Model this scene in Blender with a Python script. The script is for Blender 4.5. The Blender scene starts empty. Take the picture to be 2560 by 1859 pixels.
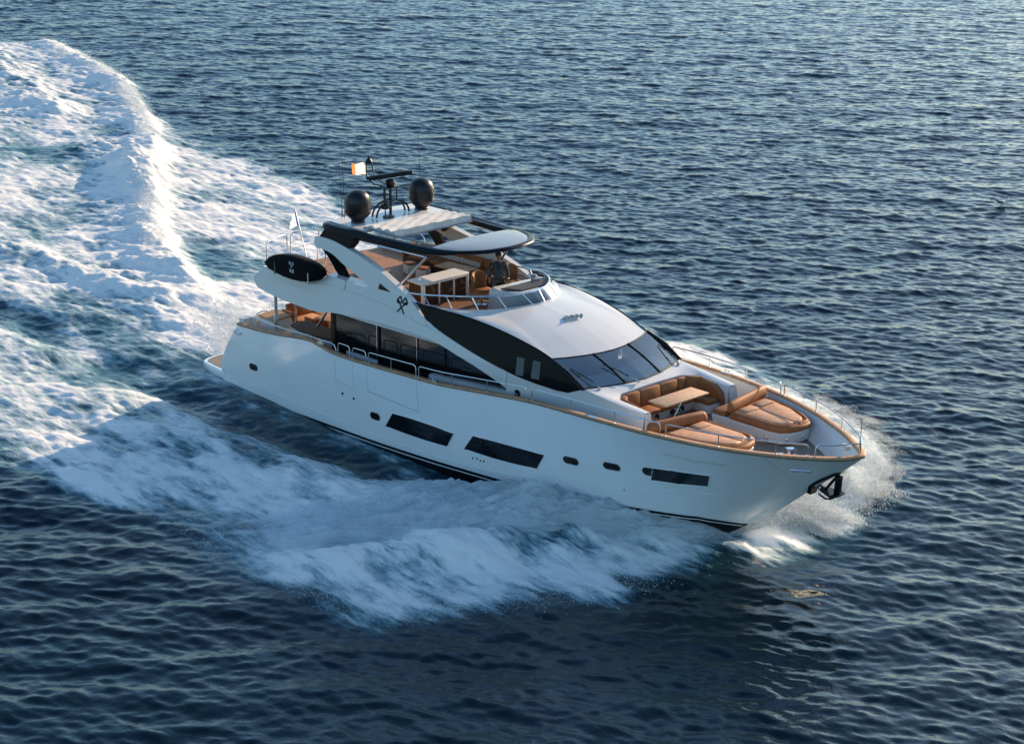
import bpy, bmesh, math, random
import numpy as np
from mathutils import Vector, Matrix, Quaternion

R = math.radians
scene = bpy.context.scene
col = scene.collection
rng = np.random.default_rng(7)
random.seed(7)

# ------------------------------------------------------------------ camera
cam_d = bpy.data.cameras.new('camera')
cam = bpy.data.objects.new('camera', cam_d)
col.objects.link(cam)
CAM = Vector((58.955, -43.184, 23.953))
_r = Vector((0.68818, 0.72535, 0.016465)); _u = Vector((-0.24357, 0.2096, 0.94697)); _f = Vector((-0.68343, 0.6557, -0.32091))
cam.matrix_world = Matrix(((_r.x, _u.x, -_f.x, CAM.x), (_r.y, _u.y, -_f.y, CAM.y), (_r.z, _u.z, -_f.z, CAM.z), (0, 0, 0, 1)))
cam_d.sensor_width = 36.0
cam_d.lens = 36.0 * 5057.88 / 2560.0
cam_d.clip_start = 0.5
cam_d.clip_end = 20000
scene.camera = cam

# ------------------------------------------------------------------ light
SUN_AZ, SUN_EL = R(94), R(19)          # azimuth counted from +X towards +Y
sun_dir = Vector((math.cos(SUN_EL) * math.cos(SUN_AZ), math.cos(SUN_EL) * math.sin(SUN_AZ), math.sin(SUN_EL)))
w = bpy.data.worlds.new('World'); scene.world = w; w.use_nodes = True
wn = w.node_tree; wn.nodes.clear()
sky = wn.nodes.new('ShaderNodeTexSky'); sky.sky_type = 'NISHITA'; sky.sun_disc = False
sky.sun_elevation = SUN_EL; sky.sun_rotation = math.atan2(sun_dir.x, sun_dir.y)
sky.air_density = 1.2; sky.dust_density = 1.0; sky.ozone_density = 4.0; sky.altitude = 0
bgn = wn.nodes.new('ShaderNodeBackground'); bgn.inputs['Strength'].default_value = 0.128
won = wn.nodes.new('ShaderNodeOutputWorld')
tint = wn.nodes.new('ShaderNodeMixRGB'); tint.blend_type = 'MULTIPLY'; tint.inputs[0].default_value = 1; tint.inputs[2].default_value = (.93, 1.03, 1.03, 1)
wn.links.new(sky.outputs[0], tint.inputs[1]); wn.links.new(tint.outputs[0], bgn.inputs[0]); wn.links.new(bgn.outputs[0], won.inputs[0])
sl = bpy.data.lights.new('sun', 'SUN'); sl.energy = 4.2; sl.angle = R(0.5); sl.color = (1.0, 0.73, 0.46)
so = bpy.data.objects.new('sun', sl); col.objects.link(so)
so.rotation_mode = 'QUATERNION'; so.rotation_quaternion = (-sun_dir).to_track_quat('-Z', 'Y')
scene.view_settings.view_transform = 'Standard'; scene.view_settings.look = 'None'
scene.view_settings.exposure = 0.85
scene.cycles.transparent_max_bounces = 40; scene.cycles.diffuse_bounces = 6; scene.cycles.max_bounces = 16; scene.view_settings.gamma = 1.0; scene.view_settings.use_curve_mapping = False

# ------------------------------------------------------------------ materials
MATS = {}
def nmat(name):
    m = bpy.data.materials.new(name); m.use_nodes = True
    nt = m.node_tree; b = nt.nodes['Principled BSDF']
    MATS[name] = m
    return m, nt, b
def setc(b, rgb, rough=.5, metal=0., coat=0., spec=.5):
    b.inputs['Base Color'].default_value = (*rgb, 1); b.inputs['Roughness'].default_value = rough
    b.inputs['Metallic'].default_value = metal; b.inputs['Coat Weight'].default_value = coat
    b.inputs['Specular IOR Level'].default_value = spec
def noise_mix(nt, b, c1, c2, scale=(1, 1, 1), ns=3., detail=4, bump=0., lo=.35, hi=.65, rough=None, coord='Object'):
    tc = nt.nodes.new('ShaderNodeTexCoord'); mp = nt.nodes.new('ShaderNodeMapping'); mp.inputs['Scale'].default_value = scale
    nz = nt.nodes.new('ShaderNodeTexNoise'); nz.inputs['Scale'].default_value = ns; nz.inputs['Detail'].default_value = detail
    rp = nt.nodes.new('ShaderNodeValToRGB')
    rp.color_ramp.elements[0].position = lo; rp.color_ramp.elements[1].position = hi
    rp.color_ramp.elements[0].color = (*c1, 1); rp.color_ramp.elements[1].color = (*c2, 1)
    L = nt.links
    L.new(tc.outputs[coord], mp.inputs[0]); L.new(mp.outputs[0], nz.inputs[0]); L.new(nz.outputs[0], rp.inputs[0]); L.new(rp.outputs[0], b.inputs['Base Color'])
    if bump:
        bp = nt.nodes.new('ShaderNodeBump'); bp.inputs['Strength'].default_value = bump; bp.inputs['Distance'].default_value = .02
        L.new(nz.outputs[0], bp.inputs['Height']); L.new(bp.outputs[0], b.inputs['Normal'])
    return nz, rp
def simple(name, rgb, rough=.5, metal=0., coat=0., spec=.5, var=0.06, ns=2.5, bump=0.):
    m, nt, b = nmat(name); setc(b, rgb, rough, metal, coat, spec)
    noise_mix(nt, b, tuple(c * (1 - var) for c in rgb), tuple(min(1, c * (1 + var)) for c in rgb), ns=ns, bump=bump)
    return m
GEL = simple('white_gelcoat', (.62, .61, .59), .3, coat=.2, var=.025, ns=.6)
HULLW = simple('hull_paint', (.78, .80, .81), .2, coat=.6, var=.03, ns=.35)
BLACK = simple('black_paint', (.004, .006, .009), .28, coat=0., spec=.16, var=.2)
SIDEG = simple('black_side_glass', (.003, .004, .006), .22, coat=0., spec=.10, var=.1)
MATTEB = simple('black_canvas', (.0025, .003, .0045), .85, spec=.15, var=.3, ns=8, bump=.2)
RUBBER = simple('black_rubber', (.012, .012, .013), .45, var=.2)
DOME = simple('dome_plastic', (.006, .006, .007), .36, coat=.05, spec=.4, var=.25, ns=5)
STEEL = simple('stainless_steel', (.62, .63, .65), .18, metal=1., var=.05)
DSTEEL = simple('dark_metal', (.02, .02, .022), .35, metal=.4, var=.2)
CREAM = simple('cream_countertop', (.70, .66, .60), .35, var=.04)
CANVAS = simple('sunroof_canvas', (.62, .60, .56), .8, var=.07, ns=6, bump=.3)
SILVER = simple('silver_gelcoat', (.21, .22, .225), .3, coat=.3, var=.03, ns=1.)
SEAM = simple('panel_gap', (.33, .35, .37), .5, var=.05)
GREYP = simple('grey_plastic', (.25, .26, .27), .4, var=.08)
BLIND = simple('window_blind', (.09, .095, .10), .5, var=.08)
DARKIN = simple('dark_interior', (.03, .03, .033), .6, var=.3)
WOODD = simple('dark_walnut', (.06, .026, .012), .6, coat=0., spec=.2, var=.3, ns=3)
SKIN = simple('skin', (.30, .15, .09), .5, var=.08, ns=20)
HAIR = simple('hair', (.02, .015, .012), .7, var=.3, ns=40)
SHIRT = simple('grey_jacket', (.045, .05, .055), .8, var=.15, ns=12, bump=.2)
NAVY = simple('navy_shirt', (.012, .02, .045), .8, var=.2, ns=12)
SHORTS = simple('olive_shorts', (.085, .08, .06), .8, var=.15, ns=12, bump=.2)
SOLEB = simple('shoe', (.03, .03, .03), .6)
FLAGW = simple('white_flag', (.75, .72, .68), .8, var=.05, ns=5)
FLAGO = simple('orange_flag', (.75, .25, .08), .8, var=.1, ns=5)
FLAGB = simple('blue_flag', (.02, .10, .45), .8, var=.1, ns=5)
LETTER = simple('white_lettering', (.6, .62, .65), .5, var=.03)
for m_ in (FLAGW, FLAGO, FLAGB):            # thin cloth lets the low sun through
    nt_f = m_.node_tree; pb_ = nt_f.nodes['Principled BSDF']; tl_ = nt_f.nodes.new('ShaderNodeBsdfTranslucent'); mxx = nt_f.nodes.new('ShaderNodeMixShader'); mxx.inputs[0].default_value = .6
    nt_f.links.new(pb_.inputs['Base Color'].links[0].from_socket, tl_.inputs[0]); nt_f.links.new(pb_.outputs[0], mxx.inputs[1]); nt_f.links.new(tl_.outputs[0], mxx.inputs[2]); nt_f.links.new(mxx.outputs[0], nt_f.nodes['Material Output'].inputs[0])
BIRDW = simple('feather_white', (.93, .92, .90), .8, var=.05, ns=30)
BIRDG = simple('feather_grey', (.10, .09, .085), .8, var=.2, ns=30)

def leather(name, rgb, bump=.06):
    m, nt, b = nmat(name); setc(b, rgb, .58, spec=.22)
    noise_mix(nt, b, tuple(c * .86 for c in rgb), tuple(min(1, c * 1.1) for c in rgb), ns=4, detail=6, bump=bump)
    return m
TAN = leather('tan_leather', (.29, .11, .040))
TANL = leather('light_tan_leather', (.55, .30, .17))
def teak(name, c1, c2, plank=.06, axis=1, groove=True):
    m, nt, b = nmat(name); setc(b, c1, .6)
    nz, rp = noise_mix(nt, b, c1, c2, scale=(1.2, 9, 1) if axis == 1 else (9, 1.2, 1), ns=3, detail=6)
    if groove:
        L = nt.links; tc = nt.nodes.new('ShaderNodeTexCoord'); sp = nt.nodes.new('ShaderNodeSeparateXYZ')
        mo = nt.nodes.new('ShaderNodeMath'); mo.operation = 'MULTIPLY'; mo.inputs[1].default_value = 1 / plank
        fr = nt.nodes.new('ShaderNodeMath'); fr.operation = 'FRACT'
        lt = nt.nodes.new('ShaderNodeMath'); lt.operation = 'LESS_THAN'; lt.inputs[1].default_value = .12
        mx = nt.nodes.new('ShaderNodeMixRGB'); mx.inputs[2].default_value = (.02, .018, .015, 1)
        L.new(tc.outputs['Object'], sp.inputs[0]); L.new(sp.outputs[axis], mo.inputs[0]); L.new(mo.outputs[0], fr.inputs[0]); L.new(fr.outputs[0], lt.inputs[0])
        L.new(lt.outputs[0], mx.inputs[0]); L.new(rp.outputs[0], mx.inputs[1]); L.new(mx.outputs[0], b.inputs['Base Color'])
    return m
TEAK = teak('teak_deck', (.30, .13, .05), (.44, .20, .085), .07)
TEAKG = teak('weathered_teak', (.20, .15, .11), (.31, .24, .175), .07)
TEAKR = teak('teak_caprail', (.34, .17, .075), (.50, .28, .14), .07, groove=False)
TEAKT = teak('teak_tabletop', (.46, .26, .13), (.66, .42, .25), .1, groove=False)

def glass(name, tint, trans, rough=.03, ior=1.5, floor=0.):
    m, nt, b = nmat(name); nt.nodes.remove(b); L = nt.links
    out = nt.nodes['Material Output']
    g = nt.nodes.new('ShaderNodeBsdfGlossy'); g.inputs['Roughness'].default_value = rough; g.inputs['Color'].default_value = (.9, .95, 1, 1)
    t = nt.nodes.new('ShaderNodeBsdfTransparent'); t.inputs['Color'].default_value = (*tint, 1)
    d = nt.nodes.new('ShaderNodeBsdfDiffuse'); d.inputs['Color'].default_value = (.012, .014, .017, 1)
    m1 = nt.nodes.new('ShaderNodeMixShader'); m1.inputs[0].default_value = trans
    fr = nt.nodes.new('ShaderNodeFresnel'); fr.inputs['IOR'].default_value = ior
    m2 = nt.nodes.new('ShaderNodeMixShader')
    L.new(d.outputs[0], m1.inputs[1]); L.new(t.outputs[0], m1.inputs[2])
    mxf = nt.nodes.new('ShaderNodeMath'); mxf.operation = 'MAXIMUM'; mxf.inputs[1].default_value = floor; L.new(fr.outputs[0], mxf.inputs[0])
    L.new(mxf.outputs[0], m2.inputs[0]); L.new(m1.outputs[0], m2.inputs[1]); L.new(g.outputs[0], m2.inputs[2]); L.new(m2.outputs[0], out.inputs[0])
    return m
DGLASS = simple('black_glass', (.005, .006, .008), .06, coat=0., spec=.45, var=.1)
WGLASS = glass('windscreen_glass', (.88, .91, .92), .96, ior=1.75, floor=.19)
SGLASS = glass('smoked_glass', (.62, .63, .64), .94, ior=1.14)

# ------------------------------------------------------------------ frames
PITCH = 0.02
BOAT = Matrix.Translation((0, 0, -.25)) @ Matrix.Rotation(-PITCH, 4, 'Y')   # bow slightly up, hull sunk to its running line

# ------------------------------------------------------------------ mesh helpers
class MB:
    def __init__(s): s.v = []; s.f = []; s.half = None
    def add(s, vs, fs):
        o = len(s.v); s.v += [tuple(map(float, p)) for p in vs]; s.f += [tuple(i + o for i in f) for f in fs]; return s
    def box(s, c, d, rz=0., bev=0., ry=0., rx=0.):
        bm = bmesh.new(); bmesh.ops.create_cube(bm, size=1)
        bmesh.ops.scale(bm, vec=d, verts=bm.verts)
        if bev: bmesh.ops.bevel(bm, geom=bm.edges[:], offset=bev, segments=2, affect='EDGES', profile=.5)
        M = Matrix.Translation(c) @ Matrix.Rotation(rz, 4, 'Z') @ Matrix.Rotation(ry, 4, 'Y') @ Matrix.Rotation(rx, 4, 'X')
        bm.transform(M); bm.verts.index_update()
        s.add([v.co for v in bm.verts], [[v.index for v in f.verts] for f in bm.faces]); bm.free(); return s
    def loft(s, rings, closed=True, caps=True):
        n = len(rings[0]); vs = [p for r in rings for p in r]; fs = []
        for i in range(len(rings) - 1):
            for j in range(n if closed else n - 1):
                k = (j + 1) % n; fs.append((i * n + j, i * n + k, (i + 1) * n + k, (i + 1) * n + j))
        if caps and closed: fs.append(tuple(range(n - 1, -1, -1))); fs.append(tuple((len(rings) - 1) * n + j for j in range(n)))
        return s.add(vs, fs)
    def tube(s, pts, r, n=8, closed=False, flat=1.):
        P = [Vector(p) for p in pts]; m = len(P); rs = r if isinstance(r, (list, tuple)) else [r] * m; rings = []
        up = None
        for i, p in enumerate(P):
            if closed: t = P[(i + 1) % m] - P[i - 1]
            else: t = P[min(i + 1, m - 1)] - P[max(i - 1, 0)]
            t.normalize()
            if up is None:
                a = Vector((0, 0, 1)) if abs(t.z) < .9 else Vector((1, 0, 0))
                up = (a - t * a.dot(t)).normalized()
            else: up = (up - t * up.dot(t)).normalized()
            sd = t.cross(up)
            rings.append([p + (up * math.cos(2 * math.pi * k / n) * flat + sd * math.sin(2 * math.pi * k / n)) * rs[i] for k in range(n)])
        if closed: rings.append(rings[0])
        return s.loft(rings, caps=not closed)
    def lathe(s, prof, c=(0, 0, 0), n=24, axis=None):
        c = Vector(c); rings = []
        Q = Vector((0, 0, 1)).rotation_difference(Vector(axis)) if axis else Quaternion()
        for r, z in prof:
            rings.append([c + Q @ Vector((r * math.cos(2 * math.pi * k / n), r * math.sin(2 * math.pi * k / n), z)) for k in range(n)])
        return s.loft(rings)
    def prism(s, poly, z0, z1):
        n = len(poly); a = [(x, y, z0) for x, y in poly]; b = [(x, y, z1) for x, y in poly]
        return s.add(a + b, [tuple(range(n))[::-1], tuple(range(n, 2 * n))] + [(i, (i + 1) % n, (i + 1) % n + n, i + n) for i in range(n)])
    def grid(s, rows, flip=False):
        n = len(rows[0]); vs = [p for r in rows for p in r]; fs = []
        for i in range(len(rows) - 1):
            for j in range(n - 1):
                q = (i * n + j, i * n + j + 1, (i + 1) * n + j + 1, (i + 1) * n + j); fs.append(q[::-1] if flip else q)
        return s.add(vs, fs)
    def mirror(s):
        n = len(s.v); s.half = (n, len(s.f)); s.v += [(x, -y, z) for x, y, z in s.v]; s.f += [tuple(i + n for i in f)[::-1] for f in s.f]; return s
    def build(s, name, m, parent=None, smooth=40, bevel=0., **kw):
        if kw.pop('sep', 0):                                                # every loose piece becomes a part of its own
            par = list(range(len(s.v)))
            def fd(i):
                while par[i] != i: par[i] = par[par[i]]; i = par[i]
                return i
            for f in s.f:
                for q in f[1:]: par[fd(q)] = fd(f[0])
            grp = {}
            for f in s.f: grp.setdefault(fd(f[0]), []).append(f)
            o = None
            for fs in grp.values():
                ids = sorted({i for f in fs for i in f}); mp = {v: k for k, v in enumerate(ids)}; a = MB(); a.v = [s.v[i] for i in ids]; a.f = [tuple(mp[i] for i in f) for f in fs]
                o = a.build(name, m, parent, smooth, bevel, **kw)
            return o
        if s.half and s.half[0] * 2 == len(s.v) and not kw.get('one'):      # port and starboard twins are parts of their own
            a = MB(); b = MB(); nv_, nf_ = s.half
            a.v = s.v[:nv_]; a.f = s.f[:nf_]; b.v = s.v[nv_:]; b.f = [tuple(i - nv_ for i in f) for f in s.f[nf_:]]
            b.build(name, m, parent, smooth, bevel, **kw); return a.build(name, m, parent, smooth, bevel, **kw)
        me = bpy.data.meshes.new(name)
        c = Vector(np.mean(np.array(s.v), axis=0)) if parent is not None or kw.get('center') else Vector((0, 0, 0))
        me.from_pydata([Vector(p) - c for p in s.v], [], s.f); me.update()
        bm = bmesh.new(); bm.from_mesh(me)
        bmesh.ops.remove_doubles(bm, verts=bm.verts, dist=1e-5)
        if not kw.get('open'): bmesh.ops.recalc_face_normals(bm, faces=bm.faces)
        bm.to_mesh(me); bm.free()
        me.materials.append(m)
        if smooth: me.shade_smooth(); me.set_sharp_from_angle(angle=R(smooth))
        o = bpy.data.objects.new(name, me); col.objects.link(o)
        o['_w'] = list(c)
        if parent is not None:
            o.parent = parent; o.location = c - Vector(parent['_w'])
        else: o.location = c
        if bevel:
            b = o.modifiers.new('bevel', 'BEVEL'); b.width = bevel; b.segments = 2; b.limit_method = 'ANGLE'; b.angle_limit = R(40)
        return o
ONBOARD = []
def tag(o, label=None, cat=None, group=None, kind=None):
    if label: o['label'] = label
    if cat: o['category'] = cat
    if group: o['group'] = group
    if kind: o['kind'] = kind
    return o
def thing(name, loc, label, cat, group=None, onboard=True):
    o = bpy.data.objects.new(name, None); col.objects.link(o); o.empty_display_size = .3
    o.location = loc; o['_w'] = list(loc); tag(o, label, cat, group)
    if onboard: ONBOARD.append(o)
    return o
def copy_thing(root, dloc, label=None, mirror=False):
    r = root.copy(); col.objects.link(r); r.location = Vector(root.location) + Vector(dloc)
    if label: r['label'] = label
    if r.get('_onb', root in ONBOARD): ONBOARD.append(r)
    for ch in list(root.children):
        c = ch.copy(); col.objects.link(c); c.parent = r
        for g in ch.children:
            d = g.copy(); col.objects.link(d); d.parent = c
    return r
def spl(pts, n):
    """Catmull-Rom through pts, n samples per span"""
    P = [np.array(p, float) for p in pts]; out = []
    for i in range(len(P) - 1):
        p0 = P[i - 1] if i else 2 * P[0] - P[1]; p1 = P[i]; p2 = P[i + 1]; p3 = P[i + 2] if i + 2 < len(P) else 2 * P[-1] - P[-2]
        for k in range(n):
            t = k / n
            out.append(.5 * ((2 * p1) + (-p0 + p2) * t + (2 * p0 - 5 * p1 + 4 * p2 - p3) * t * t + (-p0 + 3 * p1 - 3 * p2 + p3) * t ** 3))
    out.append(P[-1]); return out
def resample(pts, n):
    P = np.array(pts, float); d = np.r_[0, np.cumsum(np.linalg.norm(np.diff(P, axis=0), axis=1))]
    return [np.array([np.interp(t, d, P[:, k]) for k in range(P.shape[1])]) for t in np.linspace(0, d[-1], n)]
def itp(x, pts): return float(np.interp(x, [p[0] for p in pts], [p[1] for p in pts]))
# ================================================================== SEA
WAKE = {
'main': [(-120, 36), (-95, 34), (-69.0, 27.0), (-66.5, 27.6), (-64.9, 28.6), (-65.7, 30.8), (-61.2, 29.8), (-56.5, 28.9), (-52.5, 27.8), (-48.8, 26.4), (-44.0, 24.1), (-40.0, 22.2), (-37.3, 21.3), (-34.1, 20.3), (-31.9, 19.7), (-28.7, 19.3), (-26.9, 19.1), (-24.8, 18.7), (-23.0, 18.4), (-20.2, 18.7), (-18.6, 17.9), (-16.6, 17.2), (-14.6, 16.2), (-6.9, 13.0), (-2.2, 13.5), (1.2, 15.3), (2.6, 15.0), (4.2, 14.9), (5.4, 14.3), (8.0, 11.7), (6.4, 9.8), (4.4, 7.5), (1.3, 3.9), (-.5, 2.8), (0, -1.3), (-0.8, -2.3), (-1.4, -3.4), (-3.3, -5.0), (-5.1, -4.9), (-9.5, -3.8), (-12.5, -3.6), (-16.4, -4.2), (-40, -6), (-120, -2)],
'stbd': [(-60, -6), (-12.8, -7.0), (-10.5, -4.8), (-9.2, -4.5), (-5.9, -5.2), (-3.1, -5.4), (-0.7, -5.4), (0.9, -5.7), (3.1, -5.7), (5.2, -5.4), (7.1, -5.3), (8.8, -5.2), (10.7, -4.8), (12.5, -4.8), (14.4, -4.7), (17.0, -4.7), (17.8, -2.8), (18.5, -1.3), (19.5, -0.4), (21.3, 0.2), (23.1, -0.2), (24.2, -2.4), (23.7, -4.2), (23.8, -6.0), (22.2, -6.8), (22.5, -8.3), (22.2, -9.1), (21.5, -10.2), (21.2, -11.4), (20.2, -11.8), (18.0, -11.3), (17.5, -12.2), (16.1, -12.3), (14.8, -12.2), (13.1, -11.8), (11.4, -11.7), (10.3, -11.5), (10.1, -12.1), (9.0, -12.4), (7.6, -12.5), (6.6, -12.5), (5.5, -12.8), (4.3, -13.0), (3.3, -12.7), (-0.4, -13.6), (-40, -24), (-60, -26)],
'hullwash': [(-1.4, -3.4), (-0.2, -2.7), (2.2, -2.5), (5.2, -2.4), (8.7, -2.4), (11.6, -2.4), (15.2, -2.2), (17.9, -1.6), (18.6, -1.5), (18.1, -3.0), (17.1, -4.8), (14.5, -4.7), (12.5, -4.8), (12.3, -3.4), (10.3, -3.7), (8.1, -4.2), (5.3, -4.3), (2.3, -4.4), (-0.2, -5.0), (-3.1, -5.0)],
'port': [(1.1, 15.1), (2.6, 15.0), (4.2, 14.9), (6.6, 14.1), (9.4, 13.3), (12.3, 12.8), (15.6, 12.0), (18.5, 11.0), (20.6, 10.2), (21.8, 9.4), (22.6, 8.3), (23.3, 7.0), (24.1, 5.8), (24.9, 4.4), (25.3, 3.3), (25.6, 1.8), (25.6, 0.5), (25.0, -.5), (24.1, -0.4), (23.3, -0.2), (21.0, 1.0), (18, 2), (12.6, 2.6), (1, 2.6)],
'teal': [(-12.7, -1.9), (-10.7, -0.7), (-8.3, -0.5), (-4.4, -1.4), (-2.2, -2.7), (-2.5, -3.5), (-4.2, -3.9), (-6.8, -3.5), (-9.7, -3.3)],
'dark1': [(-38.6, 11.5), (-36.9, 12.4), (-33.3, 13.1), (-28.3, 11.1), (-28.8, 9.4), (-32.2, 9.6), (-34.6, 9.1)],
'dark2': [(-27.4, 6.8), (-24.3, 7.5), (-19.5, 7.1), (-17.2, 5.4), (-19.0, 4.6), (-23.4, 5.7)],
'dark3': [(-15.2, 6.4), (-12.8, 8.5), (-8.6, 7.1), (-6.3, 4.6), (-9.3, 4.7), (-12.0, 5.4)],
}
RX0, RX1, RY0, RY1, RS = -110., 40., -40., 60., .25
gx = np.arange(RX0, RX1, RS); gy = np.arange(RY0, RY1, RS); GX, GY = np.meshgrid(gx, gy, indexing='ij')
def fill(poly, X, Y):
    ins = np.zeros(X.shape, bool); n = len(poly)
    for i in range(n):
        x1, y1 = poly[i]; x2, y2 = poly[(i + 1) % n]
        c = ((y1 > Y) != (y2 > Y)) & (X < (x2 - x1) * (Y - y1) / (y2 - y1 + 1e-12) + x1); ins ^= c
    return ins.astype(float)
def blur(a, r, it=2):
    k = max(1, int(round(r / RS)))
    for _ in range(it):
        for ax in (0, 1):
            p = np.concatenate([np.repeat(np.take(a, [0], ax), k + 1, ax), a, np.repeat(np.take(a, [-1], ax), k, ax)], ax)
            c = np.cumsum(p, ax); n = a.shape[ax]
            a = (np.take(c, range(2 * k + 1, 2 * k + 1 + n), ax) - np.take(c, range(0, n), ax)) / (2 * k + 1)
    return a
def seglen(poly, X, Y):
    """distance to polyline, signed side, and parameter 0..1 along it"""
    P = np.array(poly, float); d = np.full(X.shape, 1e9); sg = np.zeros(X.shape); tt = np.zeros(X.shape); n = len(P) - 1
    for i in range(n):
        a = P[i]; b = P[i + 1]; e = b - a; L2 = e @ e
        t = np.clip(((X - a[0]) * e[0] + (Y - a[1]) * e[1]) / L2, 0, 1)
        dx = X - a[0] - t * e[0]; dy = Y - a[1] - t * e[1]; q = np.hypot(dx, dy); m = q < d
        d = np.where(m, q, d); sg = np.where(m, np.sign(e[0] * dy - e[1] * dx), sg); tt = np.where(m, (i + t) / n, tt)
    return d, sg, tt
foam = np.zeros(GX.shape)
foam = np.maximum(foam, blur(fill(WAKE['main'], GX, GY), .5) * np.clip(.88 + (GX + 40) * .004, .88, 1.02))
foam = np.maximum(foam, blur(fill(WAKE['stbd'], GX, GY), .45) * .80)
foam = np.maximum(foam, blur(fill(WAKE['stbd'], GX, GY), .45) * np.clip(.80 + (GX - 9) * .022, .80, 1.0))
foam = np.maximum(foam, blur(fill(WAKE['port'], GX, GY), .6) * 1.1)
foam = np.maximum(foam, blur(fill(WAKE['hullwash'], GX, GY), .35) * .52)
for k, a in (('teal', .62), ('dark1', .45), ('dark2', .45), ('dark3', .5)):
    foam *= 1 - a * blur(fill(WAKE[k], GX, GY), .8)
aer = blur(np.maximum.reduce([fill(WAKE[k], GX, GY) for k in ('main', 'stbd', 'hullwash', 'port')]), 1.0)
R1 = [(-64, 30), (-59.7, 28.3), (-53.6, 27.1), (-47.4, 25.0), (-43.1, 22.8), (-38.7, 20.6), (-34.7, 18.3), (-31.0, 16.3), (-27.8, 13.9), (-22.0, 10.0), (-18.0, 7.4), (-14.5, 5.3), (-11.7, 4.1), (-9.1, 3.2), (-6.8, 2.3), (-2.5, .2)]
R2 = [(-75, 27), (-56.6, 21.9), (-50.4, 20.0), (-43.0, 17.5)]
R3 = [(-33.8, 14.1), (-29.5, 13.3), (-25.0, 11.3), (-22.7, 10.4)]
R4 = [(-60, -3), (-30, -1.0), (-16, .5), (-9, .9), (-3, -.8)]       # lower lip of the propeller wash
hgt = np.zeros(GX.shape)
d, s, t = seglen(R1, GX, GY); amp = .6 * np.clip((1 - t) * 6, .15, 1) * np.clip(t * 2 + .45, 0, 1)
wd = np.where(s > 0, .7, 1.9); hgt += amp * np.exp(-(d / wd) ** 2); foam += .45 * np.exp(-(d / np.where(s > 0, .7, 1.4)) ** 2)
d, s, t = seglen(R2, GX, GY); hgt += .5 * np.exp(-(d / 1.6) ** 2); foam += .15 * np.exp(-(d / 1.2) ** 2)
d, s, t = seglen(R3, GX, GY); hgt += .45 * np.exp(-(d / 1.3) ** 2); foam += .2 * np.exp(-(d / 1.1) ** 2)
d, s, t = seglen(R4, GX, GY); hgt += .35 * np.exp(-(d / 1.0) ** 2) * np.clip((1 - t) * 5, 0, 1)
for poly, hh, ww in (([(23.4, -.9), (21.5, -2.2), (20.0, -5), (17.5, -9.5), (15, -11.6)], .55, 1.1), ([(20.5, -1.9), (17.5, -4.9), (13, -6.6), (6, -7.4), (-2, -8.2)], .35, 1.2), ([(23.4, .9), (21.5, 3.5), (18, 7.5), (12, 10.5), (3, 13.2)], .6, 1.2)):
    d, s, t = seglen(poly, GX, GY); hgt += hh * np.exp(-(d / ww) ** 2) * np.clip(t * 8 + .2, 0, 1) * np.clip((1 - t) * 3, 0, 1)
d, s, t = seglen([(-25, -5.2), (-9, -4.2), (0, -5.0), (6, -4.7), (13, -4.2)], GX, GY); hgt -= .3 * np.exp(-(d / 1.0) ** 2)
# keep the water level under and beside the hull
def samp(a, X, Y):
    fx = np.clip((X - RX0) / RS, 0, a.shape[0] - 1.001); fy = np.clip((Y - RY0) / RS, 0, a.shape[1] - 1.001)
    i = fx.astype(int); j = fy.astype(int); u = fx - i; v = fy - j
    return a[i, j] * (1 - u) * (1 - v) + a[i + 1, j] * u * (1 - v) + a[i, j + 1] * (1 - u) * v + a[i + 1, j + 1] * u * v
def tile(N, L, kp, a, rms, wdir=None, p=4, kmin=0, kmax=1e9, seed=1, chop=True):
    r = np.random.default_rng(seed); k1 = 2 * np.pi * np.fft.fftfreq(N, L / N); KX, KY = np.meshgrid(k1, k1, indexing='ij'); K = np.hypot(KX, KY); K[0, 0] = 1
    S = K ** (-a) * np.exp(-1.25 * (kp / K) ** 2) * (K > kmin) * (K < kmax)
    if wdir is not None:
        c = (KX * math.cos(wdir) + KY * math.sin(wdir)) / K; S *= (c * c) ** (p / 2) + .04
    S[0, 0] = 0
    H = np.fft.fft2(r.standard_normal((N, N))) * np.sqrt(S); h = np.real(np.fft.ifft2(H)); f = rms / h.std(); h *= f
    if not chop: return h, None, None
    return h, np.real(np.fft.ifft2(-1j * KX / K * H)) * f, np.real(np.fft.ifft2(-1j * KY / K * H)) * f
def stile(a, L, X, Y, ang=0.):
    c, s = math.cos(ang), math.sin(ang); N = a.shape[0]
    fx = ((X * c + Y * s) / L * N) % N; fy = ((-X * s + Y * c) / L * N) % N
    i = fx.astype(int) % N; j = fy.astype(int) % N; u = fx - np.floor(fx); v = fy - np.floor(fy); i1 = (i + 1) % N; j1 = (j + 1) % N
    return a[i, j] * (1 - u) * (1 - v) + a[i1, j] * u * (1 - v) + a[i, j1] * (1 - u) * v + a[i1, j1] * u * v
WD = R(126)
T1 = tile(1024, 83., 2 * np.pi / 1.35, 3.7, .018, WD, 5, kmax=2 * np.pi / .3, seed=3)
T2 = tile(1024, 37., 2 * np.pi / .65, 3.8, .0080, WD - .35, 3, kmax=2 * np.pi / .14, seed=5)
T0 = tile(512, 210., 2 * np.pi / 6., 3.6, .036, WD + .3, 6, seed=8)
TF = tile(1024, 41., 2 * np.pi / 3.0, 3.4, 1., seed=11, chop=False)[0]
TW = tile(1024, 53., 2 * np.pi / 7., 3.0, 1., seed=12, chop=False)[0]
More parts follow.
